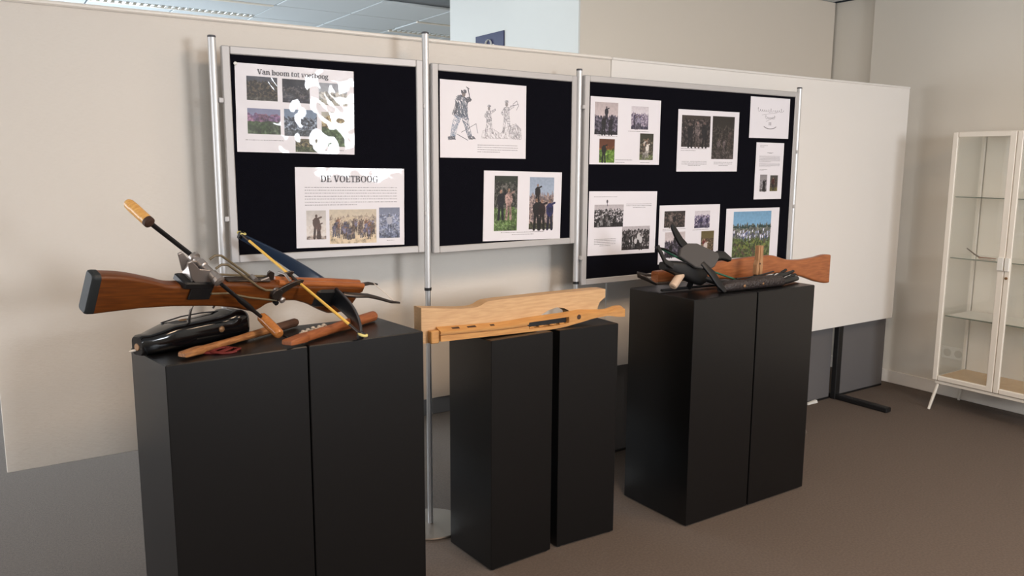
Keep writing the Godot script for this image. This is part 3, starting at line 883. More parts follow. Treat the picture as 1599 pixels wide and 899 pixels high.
	photo(g, Rect2(0.135, 0.06, 0.71, 0.86), Color(0.50, 0.70, 0.84), 0.30, Color(0.33, 0.34, 0.34), Color(0.46, 0.48, 0.42), Color(0.34, 0.40, 0.22), 0.42, 0.03, crowd(40, 0.02, 0.98, 0.50, 0.66, 0.13, [Color(0.55, 0.60, 0.75), Color(0.74, 0.76, 0.85), Color(0.36, 0.40, 0.55), Color(0.85, 0.85, 0.9)], skin))
	for k in 60:
		disc(g, rng.randf_range(90, 538), rng.randf_range(144, 160), rng.randf_range(4, 14), rng.randf_range(3, 9), Color(0.15, 0.24, 0.22))
	for k in 160:
		var x := rng.randf_range(95, 530)
		var y := rng.randf_range(270, 392)
		disc(g, x, y, rng.randf_range(3, 13), rng.randf_range(3, 16), [Color(0.22, 0.21, 0.17), Color(0.42, 0.48, 0.24), Color(0.50, 0.52, 0.27), Color(0.27, 0.30, 0.20), Color(0.36, 0.30, 0.26)][(k + int(x / 90)) % 5])
	poster(g, 2, 1.1575, 1.157, Vector2(0.42, 0.285), -0.007, false, "sheet with one large colour photo of a crowd under blue sky, lowest right")
	var pin := part("push_pin", sh().lathe(Vector3.ZERO, Vector3(0, 0, 1), [[0, 0.003], [0.006, 0.003], [0.007, 0.006], [0.011, 0.0058], [0.013, 0.003]], 14), M.white_plastic, self)
	var bt: Transform3D = boards[0]
	pin.transform = bt * Transform3D(Basis(), Vector3(0.043, 1.866, 0.0125))
	tag(pin, "white push pin at the upper left corner of the topmost left poster", "pin")


# ---------------------------------------------------------------- plinths
func plinth(corners: Array, h: float, label: String) -> void:
	var a: Vector2 = corners[0]
	var o := thing("display_plinth", label, "plinth", Vector3(a.x, 0, a.y), 0.0, "dark display plinths")
	var c := 0.003
	var q := []
	for p in corners:
		q.append(p - a)
	var mid: Vector2 = (q[0] + q[1] + q[2] + q[3]) / 4.0
	var rings := []
	for e in [[0.006, 0.0], [h - c, 0.0], [h, c]]:
		var ring := PackedVector3Array()
		for k in 4:
			var p: Vector2 = q[k]
			var back: Vector2 = (q[(k + 3) % 4] - p).normalized()
			var ahead: Vector2 = (q[(k + 1) % 4] - p).normalized()
			for d in [back, ahead]:
				var w: Vector2 = p + d * 0.002 + (mid - p).normalized() * e[1] * 1.4
				ring.append(Vector3(w.x, e[0], w.y))
		rings.append(ring)
	part("body", sh().loft(rings, false), M.plinth, o)
	for k in 4:
		var p: Vector2 = q[k].lerp(mid, 0.12)
		part("glide", sh().lathe(Vector3(p.x, 0, p.y), Vector3.UP, [[0, 0.012], [0.0065, 0.012]], 12), M.black, o)


func rect(a: Vector2, deg: float, w: float, d: float) -> Array:
	var x := Vector2(cos(deg_to_rad(deg)), -sin(deg_to_rad(deg)))
	var z := Vector2(sin(deg_to_rad(deg)), cos(deg_to_rad(deg)))
	return [a, a + x * w, a + x * w - z * d, a - z * d]


func build_plinths() -> void:
	plinth([Vector2(0.395, -2.276), Vector2(0.799, -2.301), Vector2(0.770, -2.62), Vector2(0.353, -2.560)], 0.985, "leftmost dark plinth, under the crossbow's wooden butt and black case")
	plinth([Vector2(0.803, -2.301), Vector2(1.193, -2.311), Vector2(1.165, -2.626), Vector2(0.778, -2.62)], 0.985, "second dark plinth from the left, under the crossbow's string end")
	plinth(rect(Vector2(1.521, -2.413), 2.74, 0.289, 0.289), 0.893, "low dark plinth under the pale wooden blanks, left of the middle pair")
	plinth(rect(Vector2(1.843, -2.429), -2.13, 0.289, 0.289), 0.893, "low dark plinth under the pale wooden blanks, right of the middle pair")
	plinth(rect(Vector2(2.416, -2.280), 0.2, 0.388, 0.39), 0.982, "dark plinth under the black crossbow, left of the right-hand pair")
	plinth(rect(Vector2(2.812, -2.281), 0.2, 0.392, 0.39), 0.982, "rightmost dark plinth, under the brown stock and dark leather quiver")


# ---------------------------------------------------------------- the big wooden crossbow
func build_crossbow() -> void:
	var o := thing("crossbow", "large brown wooden crossbow with yellow string and crank, on the left plinths", "crossbow")
	o.transform = Transform3D(Basis(Vector3(0.915, -0.117, -0.387), Vector3(0.264, 0.898, 0.352), Vector3(0.306, -0.424, 0.852)).orthonormalized(), Vector3(0.861, 1.14, -2.564))
	var top := [[-0.672, 0.032], [-0.612, 0.030], [-0.57, 0.023], [-0.508, 0.010], [-0.484, 0.002], [-0.444, 0.0], [-0.302, 0.009], [-0.209, 0.009], [-0.122, 0.006], [-0.015, 0.001], [0.142, -0.002], [0.292, -0.008], [0.305, -0.009]]
	var bot := [[-0.672, -0.086], [-0.659, -0.084], [-0.541, -0.073], [-0.443, -0.069], [-0.338, -0.070], [-0.281, -0.073], [-0.221, -0.081], [-0.175, -0.092], [-0.150, -0.095], [-0.132, -0.086], [-0.112, -0.068], [-0.048, -0.058], [0.006, -0.059], [0.060, -0.073], [0.131, -0.101], [0.177, -0.116], [0.228, -0.116], [0.262, -0.107], [0.278, -0.09], [0.284, -0.06], [0.289, -0.036], [0.305, -0.030]]
	var wid := [[-0.672, 0.021], [-0.5, 0.019], [-0.38, 0.022], [-0.2, 0.024], [0.1, 0.024], [0.305, 0.021]]
	var rings := []
	for i in 91:
		var s := lerpf(-0.670, 0.303, i / 90.0)
		var t := smooth_line(top, s, 0.012)
		var b := smooth_line(bot, s, 0.006)
		var slant: float = lerpf(0.009, 0.0, clampf((s + 0.67) / 0.1, 0, 1))   # the butt leans
		var hw := lerp_line(wid, s)
		var ring := rring(Vector3(s, (t + b) / 2, 0), Vector3(0, 0, hw), Vector3(0, (t - b) / 2, 0), 0.5, 5)
		for k in ring.size():
			ring[k].x += slant * (-(ring[k].y - (t + b) / 2) / maxf(t - b, 0.01))
		rings.append(ring)
	var stock := part("stock", sh().loft(rings), M.walnut, o)
	# rubber butt pad
	rings = []
	for e in [[-0.693, 0.7], [-0.690, 0.92], [-0.684, 1.0], [-0.671, 1.0]]:
		var ring := rring(Vector3(e[0], -0.026, 0), Vector3(0, 0, 0.022 * e[1]), Vector3(0, 0.060 * lerpf(e[1], 1.0, 0.75), 0), 0.6, 5)
		for k in ring.size():
			ring[k].x += 0.009 * (-(ring[k].y + 0.026) / 0.12)
		rings.append(ring)
	part("butt_pad", sh().loft(rings), M.rubber, o)
	# twin bolt rails on top of the fore-end
	for z in [-0.0115, 0.0115]:
		var pts := []
		for i in 9:
			var s := lerpf(-0.09, 0.302, i / 8.0)
			pts.append(Vector3(s, lerp_line(top, s) + 0.001, z))
		part("bolt_rail", sh().tube(pts, 0.0105, 12), M.walnut_light, o)
	# bow limbs: flat blades bent back to the tips
	for side in [-1.0, 1.0]:
		rings = []
		for i in 19:
			var t := i / 18.0
			var z: float = lerpf(0.0, 0.332, t) * side
			var s := 0.166 - 0.170 * pow(t, 1.9)
			var d := Vector3(-0.170 * 1.9 * pow(maxf(t, 0.02), 0.9), 0, 0.332 * side).normalized()
			var nrm := d.cross(Vector3.UP).normalized()
			var u := lerpf(-0.040, -0.002, pow(t, 1.3))
			rings.append(rring(Vector3(s, u, z), nrm * lerpf(0.008, 0.0045, t), Vector3(0, lerpf(0.031, 0.011, pow(t, 1.1)), 0), 0.6, 4))
		part("limb", sh().loft(rings), M.limb_blue if side < 0 else M.limb, o)
	part("bow_socket", sh().box(Vector3(0.136, -0.048, 0.0), Vector3(0.112, 0.068, 0.064), 0.008), M.black, o)
	for side in [-1.0, 1.0]:
		part("limb_tip", sh().box(Vector3(0.004, 0.0, 0.326 * side), Vector3(0.022, 0.026, 0.018), 0.004), M.black, o)
		# string half from the tip to the claw, with pale servings at both ends
		var tip := Vector3(0.0, 0.006, 0.318 * side)
		var mid := Vector3(-0.012, 0.012, 0.032 * side)
		part("string", sh().tube([mid, mid.lerp(tip, 0.84)], 0.0047, 10), M.yellow_string, o)
		part("string_serving", sh().tube([mid.lerp(tip, 0.84), tip], 0.0045, 8), M.dark_steel, o)
		var loop := []
		for k in 11:
			var a := TAU * k / 12.0 + (0.6 if side > 0 else 3.6)
			loop.append(tip + Vector3(cos(a) * 0.012 + 0.006, sin(a) * 0.002, sin(a) * 0.012 + 0.012 * side))
		part("string_loop", sh().tube(loop, 0.0045, 8), M.gold_string, o)
	part("string_middle", sh().tube([Vector3(-0.012, 0.012, -0.032), Vector3(-0.016, 0.013, 0), Vector3(-0.012, 0.012, 0.032)], 0.0062, 10), M.dark_steel, o)
	# stirrup
	for pts in [[Vector3(0.20, -0.03, 0.03), Vector3(0.24, -0.022, 0.052), Vector3(0.29, -0.02, 0.06), Vector3(0.348, -0.031, 0.06), Vector3(0.427, -0.049, 0.06), Vector3(0.479, -0.054, 0.06)], [Vector3(0.20, -0.03, -0.03), Vector3(0.25, -0.04, -0.05), Vector3(0.31, -0.044, -0.055), Vector3(0.37, -0.043, -0.055), Vector3(0.41, -0.037, -0.055), Vector3(0.458, -0.041, -0.055)]]:
		part("stirrup_arm", sh().tube(pts, [0.014, 0.014, 0.012, 0.0105, 0.009, 0.0055], 12, 0.55, Vector3(0, 1, 0)), M.dark_steel, o)
	part("stirrup_wire", sh().tube([Vector3(0.435, -0.036, -0.055), Vector3(0.446, -0.046, 0.06)], 0.0018, 8), M.bone, o)
	# windlass: bracket, axle, crank arms and wooden grips
	var A := Vector3(-0.359, 0.046, 0.0)
	part("windlass_saddle", sh().box(Vector3(-0.385, 0.006, 0), Vector3(0.10, 0.022, 0.062), 0.004), M.black, o)
	for z in [-0.026, 0.026]:
		part("windlass_saddle", sh().box(Vector3(-0.372, -0.018, z), Vector3(0.072, 0.044, 0.007), 0.002), M.black, o)
	part("windlass_bracket", sh().prism(PackedVector2Array([Vector2(-0.445, 0.078), Vector2(-0.434, 0.084), Vector2(-0.40, 0.058), Vector2(-0.365, 0.056), Vector2(-0.342, 0.03), Vector2(-0.328, 0.005), Vector2(-0.385, 0.005), Vector2(-0.415, 0.026)]), 0.018, 0.025, 0.0015), M.steel, o)
	part("windlass_bracket", sh().prism(PackedVector2Array([Vector2(-0.445, 0.078), Vector2(-0.434, 0.084), Vector2(-0.40, 0.058), Vector2(-0.365, 0.056), Vector2(-0.342, 0.03), Vector2(-0.328, 0.005), Vector2(-0.385, 0.005), Vector2(-0.415, 0.026)]), -0.033, -0.026, 0.0015), M.steel, o)
	part("windlass_bracket", sh().box(Vector3(-0.408, 0.04, -0.004), Vector3(0.006, 0.05, 0.05), 0.002), M.steel, o)
	part("windlass_axle", sh().lathe(Vector3(-0.372, 0.056, -0.062), Vector3(0.026, -0.02, 0.124), [[0, 0.009], [0.004, 0.017], [0.014, 0.017], [0.016, 0.011], [0.03, 0.012], [0.034, 0.015], [0.052, 0.015], [0.056, 0.012], [0.084, 0.012], [0.088, 0.015], [0.106, 0.015], [0.11, 0.017], [0.122, 0.017], [0.126, 0.009]], 20), M.steel, o)
	var far0 := Vector3(-0.372, 0.056, -0.062)
	var far1 := Vector3(-0.535, 0.152, -0.075)
	var far2 := Vector3(-0.548, 0.161, -0.160)
	part("crank_arm", sh().tube([far0, far1], 0.0068, 12), M.black_steel, o)
	var grip := part("crank_grip", sh().lathe(far1, far2 - far1, [[-0.010, 0.010], [-0.006, 0.0150], [0.012, 0.0155], [0.06, 0.0158], [0.082, 0.0145], [0.089, 0.0115], [0.091, 0.005]], 20), M.handle_wood, o)
	grip.set_meta("label", "pale wooden grip at the upper end of the crank")
	part("grip_ferrule", sh().lathe(far1, far2 - far1, [[-0.013, 0.008], [-0.010, 0.0156], [0.0, 0.0158]], 20), M.pine_dark, o)
	var near0 := Vector3(-0.344, 0.032, 0.064)
	var near1 := Vector3(-0.157, -0.084, 0.078)
	var near2 := Vector3(-0.157, -0.087, 0.165)
	part("crank_arm", sh().tube([near0, near0.lerp(near1, 0.35), near0.lerp(near1, 0.45), near0.lerp(near1, 0.68), near0.lerp(near1, 0.76), near1], [0.0068, 0.0068, 0.011, 0.010, 0.0068, 0.0064], 12, 0.85), M.black_steel, o)
	part("crank_grip", sh().lathe(near1, near2 - near1, [[-0.014, 0.0115], [-0.008, 0.0155], [0.01, 0.0168], [0.06, 0.0165], [0.083, 0.0155], [0.088, 0.0125], [0.0885, 0.006]], 20), M.handle_brown, o)
	# ropes from the windlass to the claw block
	for z in [-0.012, 0.026]:
		var pts := []
		for q in [[-0.350, 0.062], [-0.336, 0.076], [-0.315, 0.076], [-0.28, 0.058], [-0.22, 0.026], [-0.17, -0.001], [-0.14, -0.012], [-0.115, -0.012]]:
			pts.append(Vector3(q[0], q[1] + (0.009 if z < 0 else 0.0), z))
		part("pull_cord", sh().tube(pts, 0.0036, 8), M.bronze_cord, o)
	part("pull_cord", sh().tube([Vector3(-0.34, -0.018, 0.032), Vector3(-0.28, -0.018, 0.031), Vector3(-0.2, -0.034, 0.031), Vector3(-0.09, -0.046, 0.034)], 0.0032, 8), M.bronze_cord, o)
	part("pull_cord", sh().tube([Vector3(-0.33, 0.022, -0.014), Vector3(-0.24, 0.018, -0.014), Vector3(-0.12, 0.016, -0.012)], 0.0036, 8), M.bronze_cord, o)
	# lock plate and claw with two rollers
	part("lock_plate", sh().box(Vector3(-0.2, 0.012, 0), Vector3(0.16, 0.006, 0.026), 0.002), M.dark_steel, o)
	part("nut", sh().lathe(Vector3(-0.18, 0.014, -0.012), Vector3(0, 0, 1), [[0, 0.010], [0.024, 0.010]], 18), M.steel, o)
	part("sight", sh().prism(PackedVector2Array([Vector2(-0.13, 0.01), Vector2(-0.10, 0.01), Vector2(-0.108, 0.036), Vector2(-0.128, 0.044), Vector2(-0.134, 0.036)]), -0.003, 0.003, 0.001), M.dark_steel, o)
	part("sight", sh().prism(PackedVector2Array([Vector2(-0.165, 0.012), Vector2(-0.12, 0.012), Vector2(-0.132, 0.026)]), 0.006, 0.012, 0.001), M.steel, o)
	for z in [-0.027, 0.027]:
		part("claw_arm", sh().prism(PackedVector2Array([Vector2(-0.105, -0.030), Vector2(-0.088, -0.040), Vector2(-0.04, -0.002), Vector2(-0.004, 0.016), Vector2(-0.002, 0.026), Vector2(-0.016, 0.028), Vector2(-0.055, 0.014), Vector2(-0.10, -0.012)]), z - 0.003, z + 0.003, 0.001), M.dark_steel, o)
	part("claw_bridge", sh().tube([Vector3(-0.062, 0.022, -0.03), Vector3(-0.06, 0.03, 0.0), Vector3(-0.058, 0.022, 0.03)], 0.006, 10, 0.5), M.steel, o)
	part("claw_roller", sh().lathe(Vector3(-0.098, -0.022, 0.022), Vector3(0, 0, 1), [[0, 0.018], [0.004, 0.020], [0.009, 0.013], [0.014, 0.020], [0.018, 0.018]], 20), M.dark_steel, o)
	part("claw_roller", sh().lathe(Vector3(-0.068, -0.044, 0.026), Vector3(0, 0, 1), [[0, 0.009], [0.012, 0.011], [0.016, 0.007]], 16), M.steel, o)
	part("claw_roller", sh().lathe(Vector3(-0.085, -0.056, 0.024), Vector3(0, 0, 1), [[0, 0.008], [0.012, 0.008]], 16), M.black_steel, o)
	# long trigger bar that reaches down to the case, and a short pin
	part("trigger", sh().tube([Vector3(-0.356, -0.066, 0), Vector3(-0.362, -0.095, 0), Vector3(-0.356, -0.125, 0), Vector3(-0.345, -0.150, 0)], 0.005, 8, 0.6), M.dark_steel, o)
	part("trigger", sh().tube([Vector3(-0.285, -0.07, 0), Vector3(-0.288, -0.088, 0)], 0.0035, 8), M.dark_steel, o)
	stock.set_meta("label", "dark glossy brown stock")


func stick(called: String, a: Vector3, b: Vector3, r: float, prof: Array, m: Material, label: String, blade: Material, tail: Material) -> void:
	var o := thing(called, label, "stick", a)
	var d := (b - a)
	var l := d.length()
	o.basis = Basis(Quaternion(Vector3.RIGHT, d.normalized()))
	var rings := []
	for i in prof.size():
		var e: Array = prof[i]
		rings.append(rring(Vector3(e[0] * l, 0, 0), Vector3(0, 0, r * e[1]), Vector3(0, r * e[2], 0), e[3], 4))
	part("blade", sh().loft(rings.slice(0, 4)), blade, o)
	part("shaft", sh().loft(rings.slice(3, prof.size() - 3)), m, o)
	part("butt", sh().loft(rings.slice(prof.size() - 4)), tail, o)


func build_left_items() -> void:
	# long stick under the crank and the thicker one under the bow
	stick("carved_stick", Vector3(0.447, 0.999, -2.322), Vector3(0.866, 1.002, -2.596), 0.014, [[0.0, 0.9, 0.35, 0.3], [0.01, 1.1, 0.55, 0.4], [0.13, 1.15, 0.75, 0.5], [0.17, 0.75, 0.7, 0.8], [0.45, 0.7, 0.7, 0.9], [0.75, 0.95, 0.95, 1.0], [0.8, 1.0, 1.0, 1.0], [0.98, 1.05, 1.05, 1.0], [1.0, 0.8, 0.8, 1.0]], M.stick, "slim wooden stick with a chisel tip beside the black case, dark rounded far end", M.stick, M.stick_dark)
	stick("carved_stick", Vector3(0.735, 1.003, -2.298), Vector3(1.128, 1.004, -2.553), 0.018, [[0.0, 0.95, 0.3, 0.3], [0.01, 1.05, 0.45, 0.4], [0.16, 1.1, 0.7, 0.5], [0.2, 0.72, 0.8, 0.8], [0.5, 0.8, 0.85, 0.95], [0.6, 0.98, 0.98, 1.0], [0.8, 1.0, 1.0, 1.0], [0.985, 1.0, 1.0, 1.0], [1.0, 0.8, 0.8, 1.0]], M.stick_red, "thick reddish wooden stick with a flattened tip, lying under the crossbow's lower limb", M.stick_red, M.stick_red)
	var beads := thing("bead_string", "strings of small white beads beside the thick reddish stick", "beads", Vector3(0.84, 0.985, -2.43))
	rng.seed = 88
	for k in 15:
		var t := k / 14.0
		var at := Vector3(lerpf(-0.005, 0.105, t), 0.0045 + (0.006 if k % 3 == 1 else 0.0), lerpf(-0.035, -0.105, t) + rng.randf_range(-0.006, 0.006))
		part("bead", sh().ball(at, Vector3(0.0075, 0.0055, 0.0075), 8), M.bone, beads)
	for k in 10:
		var t := k / 9.0
		part("bead", sh().ball(Vector3(lerpf(-0.018, 0.085, t), 0.004, lerpf(0.058, -0.008, t)), Vector3(0.005, 0.005, 0.005), 8), M.bone, beads)
	var cord := thing("red_cord", "tangled dark red cord under the slim wooden stick", "cord", Vector3(0.545, 0.985, -2.385))
	for e in [[0.0, 0.0, 0.055, 0.0], [0.03, 0.022, 0.05, 1.1], [-0.025, -0.015, 0.045, 2.3]]:
		var pts := []
		for k in 26:
			var a: float = TAU * k / 25.0 * 1.6 + e[3]
			pts.append(Vector3(e[0] + cos(a) * e[2] * (1.0 - 0.012 * k), 0.004 + 0.002 * sin(a * 3.0), e[1] + sin(a) * e[2] * 0.7 * (1.0 - 0.01 * k)))
		part("loop", sh().tube(pts, 0.0034, 7), M.red_cord, cord)
	# glossy black case lying at the left
	var q := thing("bolt_case", "glossy black bolt case lying on the leftmost plinth under the crossbow", "case", Vector3(0.352, 0.985, -2.437))
	var axis := Vector3(0.305, 0.0, -0.134)
	q.basis = Basis(Quaternion(Vector3.RIGHT, axis.normalized()))
	var rings := []
	for e in [[0.0, 0.024, 0.026, 0.028], [0.006, 0.027, 0.029, 0.029], [0.03, 0.034, 0.029, 0.029], [0.06, 0.044, 0.032, 0.032], [0.10, 0.050, 0.037, 0.037], [0.18, 0.053, 0.038, 0.038], [0.26, 0.054, 0.039, 0.039], [0.29, 0.055, 0.041, 0.041], [0.30, 0.058, 0.043, 0.043], [0.335, 0.058, 0.043, 0.043], [0.35, 0.052, 0.038, 0.042], [0.356, 0.04, 0.028, 0.042]]:
		rings.append(rring(Vector3(e[0], e[3] + 0.0008, 0), Vector3(0, 0, e[1]), Vector3(0, e[2], 0), 0.62, 5))
	part("shell", sh().loft(rings), M.black_gloss, q)
	part("lid_panel", sh().prism(PackedVector2Array([Vector2(0.11, -0.02), Vector2(0.15, -0.03), Vector2(0.275, -0.033), Vector2(0.28, 0.03), Vector2(0.15, 0.028), Vector2(0.11, 0.016)]), 0.0, 0.004, 0.0015), M.pad_grey, q).transform = Transform3D(Basis(Vector3.RIGHT, PI / 2) * Basis(Vector3(0, 0, 1), 0.0), Vector3(0, 0.076, 0))
	part("strap", sh().tube([Vector3(0.10, 0.076, -0.03), Vector3(0.17, 0.083, -0.036), Vector3(0.24, 0.084, -0.034), Vector3(0.30, 0.082, -0.02)], 0.004, 8, 0.5), M.black, q)
	part("stud", sh().ball(Vector3(0.15, 0.080, 0.0), Vector3(0.014, 0.003, 0.009), 10), M.brass, q)
	part("stud", sh().ball(Vector3(0.245, 0.042, 0.0535), Vector3(0.011, 0.010, 0.004), 10), M.brass, q)
	part("end_cap", sh().lathe(Vector3(-0.002, 0.026, 0.0), Vector3(1, 0, 0), [[0, 0.010], [0.004, 0.012]], 16), M.brass, q)
	part("bolt_tip", sh().lathe(Vector3(-0.02, 0.016, -0.008), Vector3(1, 0, 0), [[0, 0.001], [0.008, 0.0035], [0.022, 0.0035]], 10), M.bone, q)


# ---------------------------------------------------------------- wooden blanks on the middle plinths
func build_blanks() -> void:
	var a := thing("wooden_blank", "thick pale stock blank standing on edge at the back of the middle plinths", "wooden blank", Vector3(1.283, 0.894, -2.50))
	var pts := PackedVector2Array()
	for p in [[1.283, 1.0245], [1.34, 1.0175], [1.394, 1.0115], [1.451, 1.006], [1.49, 1.0045], [1.5145, 1.006], [1.53, 1.0105], [1.545, 1.018], [1.56, 1.0228], [1.611, 1.025], [1.8455, 1.026], [2.092, 1.025], [2.128, 1.0225], [2.128, 0.9885], [2.098, 0.9705], [2.085, 0.94], [2.05, 0.915], [1.99, 0.905], [1.965, 0.905], [1.95, 0.945], [1.92, 0.962], [1.88, 0.970], [1.84, 0.962], [1.80, 0.945], [1.78, 0.8945], [1.283, 0.8945]]:
		pts.append(Vector2(p[0] - 1.283, p[1] - 0.894))
	part("plank", sh().prism(pts, -0.056, 0.0, 0.002), M.beech, a)
	var b := thing("stock_blank", "honey coloured half-carved crossbow tiller with slots, lying in front of the pale blank", "wooden blank", Vector3(1.34, 0.893, -2.464))
	var bot := [[0.0, 0.010], [0.499, 0.0005], [0.56, 0.004], [0.605, 0.010], [0.69, 0.019], [0.786, 0.023], [0.83, 0.014], [0.87, 0.012]]
	var top := [[0.0, 0.047], [0.249, 0.037], [0.30, 0.037], [0.381, 0.041], [0.575, 0.044], [0.646, 0.048], [0.70, 0.042], [0.782, 0.036], [0.837, 0.047], [0.867, 0.043]]
	var rings := []
	var xs := []
	for i in 60:
		xs.append(0.868 * i / 59.0)
	xs.append_array([0.380, 0.3815, 0.572, 0.5735])
	xs.sort()
	for x in xs:
		var yb := smooth_line(bot, x, 0.012)
		var yt := smooth_line(top, x, 0.012)
		var zf := 0.002 if x < 0.62 else 0.002 - 0.012 * smoothstep(0.62, 0.74, x) + 0.008 * smoothstep(0.78, 0.86, x)
		var zb := -0.034
		var open := 0.010 if x < 0.381 else (0.024 if x < 0.573 else 0.0002)
		var lo := lerpf(yb, yt, 0.58)
		var hi := lo + 0.006
		if x >= 0.381 and x < 0.573:
			lo = yb + 0.012; hi = yt - 0.002
		elif x >= 0.573:
			hi = lo + 0.0004
		rings.append(PackedVector3Array([Vector3(x, yb, zf), Vector3(x, lo, zf), Vector3(x, lo, zf - open), Vector3(x, hi, zf - open), Vector3(x, hi, zf), Vector3(x, yt - 0.002, zf + 0.0005), Vector3(x, yt, zf - 0.002), Vector3(x, yt + 0.011, zb), Vector3(x, yb + 0.014, zb)]))
	part("tiller", sh().loft(rings, false), M.pine, b)
	part("lock_recess", sh().box(Vector3(0.477, 0.031, -0.018), Vector3(0.188, 0.026, 0.008), 0.001), M.black, b)
	for x in [0.40, 0.446, 0.498, 0.545]:
		part("recess_chip", sh().box(Vector3(x, 0.0165, -0.010), Vector3(0.024, 0.005, 0.010), 0.002), M.pine, b)
	part("pivot_hole", sh().lathe(Vector3(0.622, 0.036, -0.004), Vector3(0, 0, 1), [[0, 0.010], [0.0066, 0.010]], 16), M.pine_dark, b)
	for e in [[0.137, 0.036], [0.07, 0.03], [0.226, 0.018]]:
		var slot := part("mortise", sh().box(Vector3.ZERO, Vector3(e[1], 0.003, 0.011), 0.0005), M.pine_dark, b)
		slot.position = Vector3(e[0], smooth_line(top, e[0], 0.012) + 0.005, -0.016)
		slot.rotation.x = 0.31
	part("end_block", sh().box(Vector3(-0.016, 0.026, -0.022), Vector3(0.034, 0.046, 0.028), 0.003), M.pine, b)


# ---------------------------------------------------------------- right-hand plinths
func build_right_items() -> void:
	var o := thing("rifle_style_stock", "reddish brown crossbow stock with flared butt, standing at the back of the right plinths", "crossbow stock", Vector3(2.475, 0.982, -2.575))
	var top := [[2.475, 1.063], [2.66, 1.071], [2.995, 1.086], [3.087, 1.089], [3.22, 1.091], [3.256, 1.089], [3.335, 1.066], [3.398, 1.056], [3.483, 1.053], [3.598, 1.059], [3.672, 1.070], [3.715, 1.064]]
	var bot := [[2.475, 1.014], [2.7, 1.006], [2.9, 0.998], [3.002, 0.983], [3.105, 0.983], [3.156, 0.986], [3.225, 0.996], [3.30, 0.998], [3.378, 0.990], [3.5, 0.963], [3.6, 0.932], [3.69, 0.914], [3.715, 0.918]]
	var rings := []
	for i in 71:
		var x := lerpf(2.475, 3.713, i / 70.0)
		var t := smooth_line(top, x, 0.02)
		var b := smooth_line(bot, x, 0.02)
		var ring := rring(Vector3(x - 2.475, (t + b) / 2 - 0.982, -0.002), Vector3(0, 0, 0.022 if x < 3.3 else lerpf(0.022, 0.018, (x - 3.3) / 0.4)), Vector3(0, (t - b) / 2, 0), 0.55, 5)
		if i > 62:
			for k in ring.size():
				var f: float = (ring[k].y - ((t + b) / 2 - 0.982)) / ((t - b) / 2)
				ring[k].x -= 0.014 * (1.0 - f * f) * (i - 62) / 8.0
		rings.append(ring)
	part("stock", sh().loft(rings), M.cherry, o)
	part("steel_stirrup", sh().tube([Vector3(0.10, 0.022, 0.03), Vector3(-0.03, 0.03, 0.035), Vector3(-0.075, 0.055, 0.028), Vector3(-0.10, 0.072, 0.0), Vector3(-0.07, 0.07, -0.035), Vector3(0.03, 0.055, -0.035)], 0.012, 10, 0.35, Vector3(1, 0, 0)), M.dark_steel, o)
	part("trigger_guard", sh().tube([Vector3(0.70, 0.012, 0), Vector3(0.745, -0.0, 0.0), Vector3(0.80, 0.006, 0.0), Vector3(0.83, 0.02, 0)], 0.0035, 8), M.black, o)

	# black crossbow lying with its grey plate up
	var c := thing("black_crossbow", "black metal crossbow with grey eight-sided plate and green string, on the right plinths", "crossbow", Vector3(2.55, 0.982, -2.42))
	var n := Vector3(-0.15, 0.501, 0.852).normalized()
	var at := Vector3(2.58, 1.14, -2.417)
	var ax := Vector3(1, 0, 0).slide(n).normalized()
	var ay := n.cross(ax)
	var poly := PackedVector2Array()
	for p in [Vector3(2.552, 1.194, -2.454), Vector3(2.594, 1.192, -2.445), Vector3(2.683, 1.149, -2.404), Vector3(2.681, 1.131, -2.394), Vector3(2.64, 1.096, -2.38), Vector3(2.602, 1.084, -2.381), Vector3(2.542, 1.098, -2.399), Vector3(2.483, 1.144, -2.437), Vector3(2.498, 1.169, -2.449), Vector3(2.518, 1.184, -2.454)]:
		poly.append(Vector2((p - at).dot(ax), (p - at).dot(ay)))
	var plate := part("plate", sh().prism(poly, -0.016, 0.0, 0.003), M.pad_grey, c)
	plate.transform = Transform3D(Basis(ax, ay, n), at - c.position)
	var R := func(p: Vector3) -> Vector3: return p - c.position
	var blade := func(pts: Array, w: Array, th: float, called: String, m: Material) -> void:
		var rr := []
		for i in pts.size():
			var d: Vector3 = (pts[mini(i + 1, pts.size() - 1)] - pts[maxi(i - 1, 0)]).normalized()
			var side := d.cross(n).normalized()
			rr.append(rring(R.call(pts[i]), side * w[i], d.cross(side).normalized() * th, 0.7, 4))
		part(called, sh().loft(rr), m, c)
	blade.call([Vector3(2.463, 1.275, -2.47), Vector3(2.468, 1.266, -2.47), Vector3(2.490, 1.233, -2.468), Vector3(2.512, 1.203, -2.465), Vector3(2.55, 1.165, -2.455)], [0.004, 0.012, 0.017, 0.019, 0.019], 0.006, "limb", M.black_steel)
	blade.call([Vector3(2.58, 1.11, -2.40), Vector3(2.612, 1.065, -2.37), Vector3(2.640, 1.02, -2.355), Vector3(2.662, 0.992, -2.345), Vector3(2.668, 0.986, -2.343)], [0.012, 0.018, 0.017, 0.012, 0.005], 0.006, "limb", M.black_steel)
	blade.call([Vector3(2.65, 1.125, -2.42), Vector3(2.70, 1.135, -2.42), Vector3(2.735, 1.130, -2.42), Vector3(2.772, 1.112, -2.42)], [0.014, 0.021, 0.020, 0.010], 0.013, "cam_housing", M.black)
	blade.call([Vector3(2.340, 1.192, -2.425), Vector3(2.36, 1.165, -2.425), Vector3(2.385, 1.128, -2.425), Vector3(2.43, 1.105, -2.425)], [0.011, 0.009, 0.011, 0.014], 0.005, "limb_strap", M.black)
	part("limb_strap", sh().tube([R.call(Vector3(2.335, 1.190, -2.43)), R.call(Vector3(2.40, 1.178, -2.44)), R.call(Vector3(2.47, 1.153, -2.45))], 0.007, 8, 0.5), M.black, c)
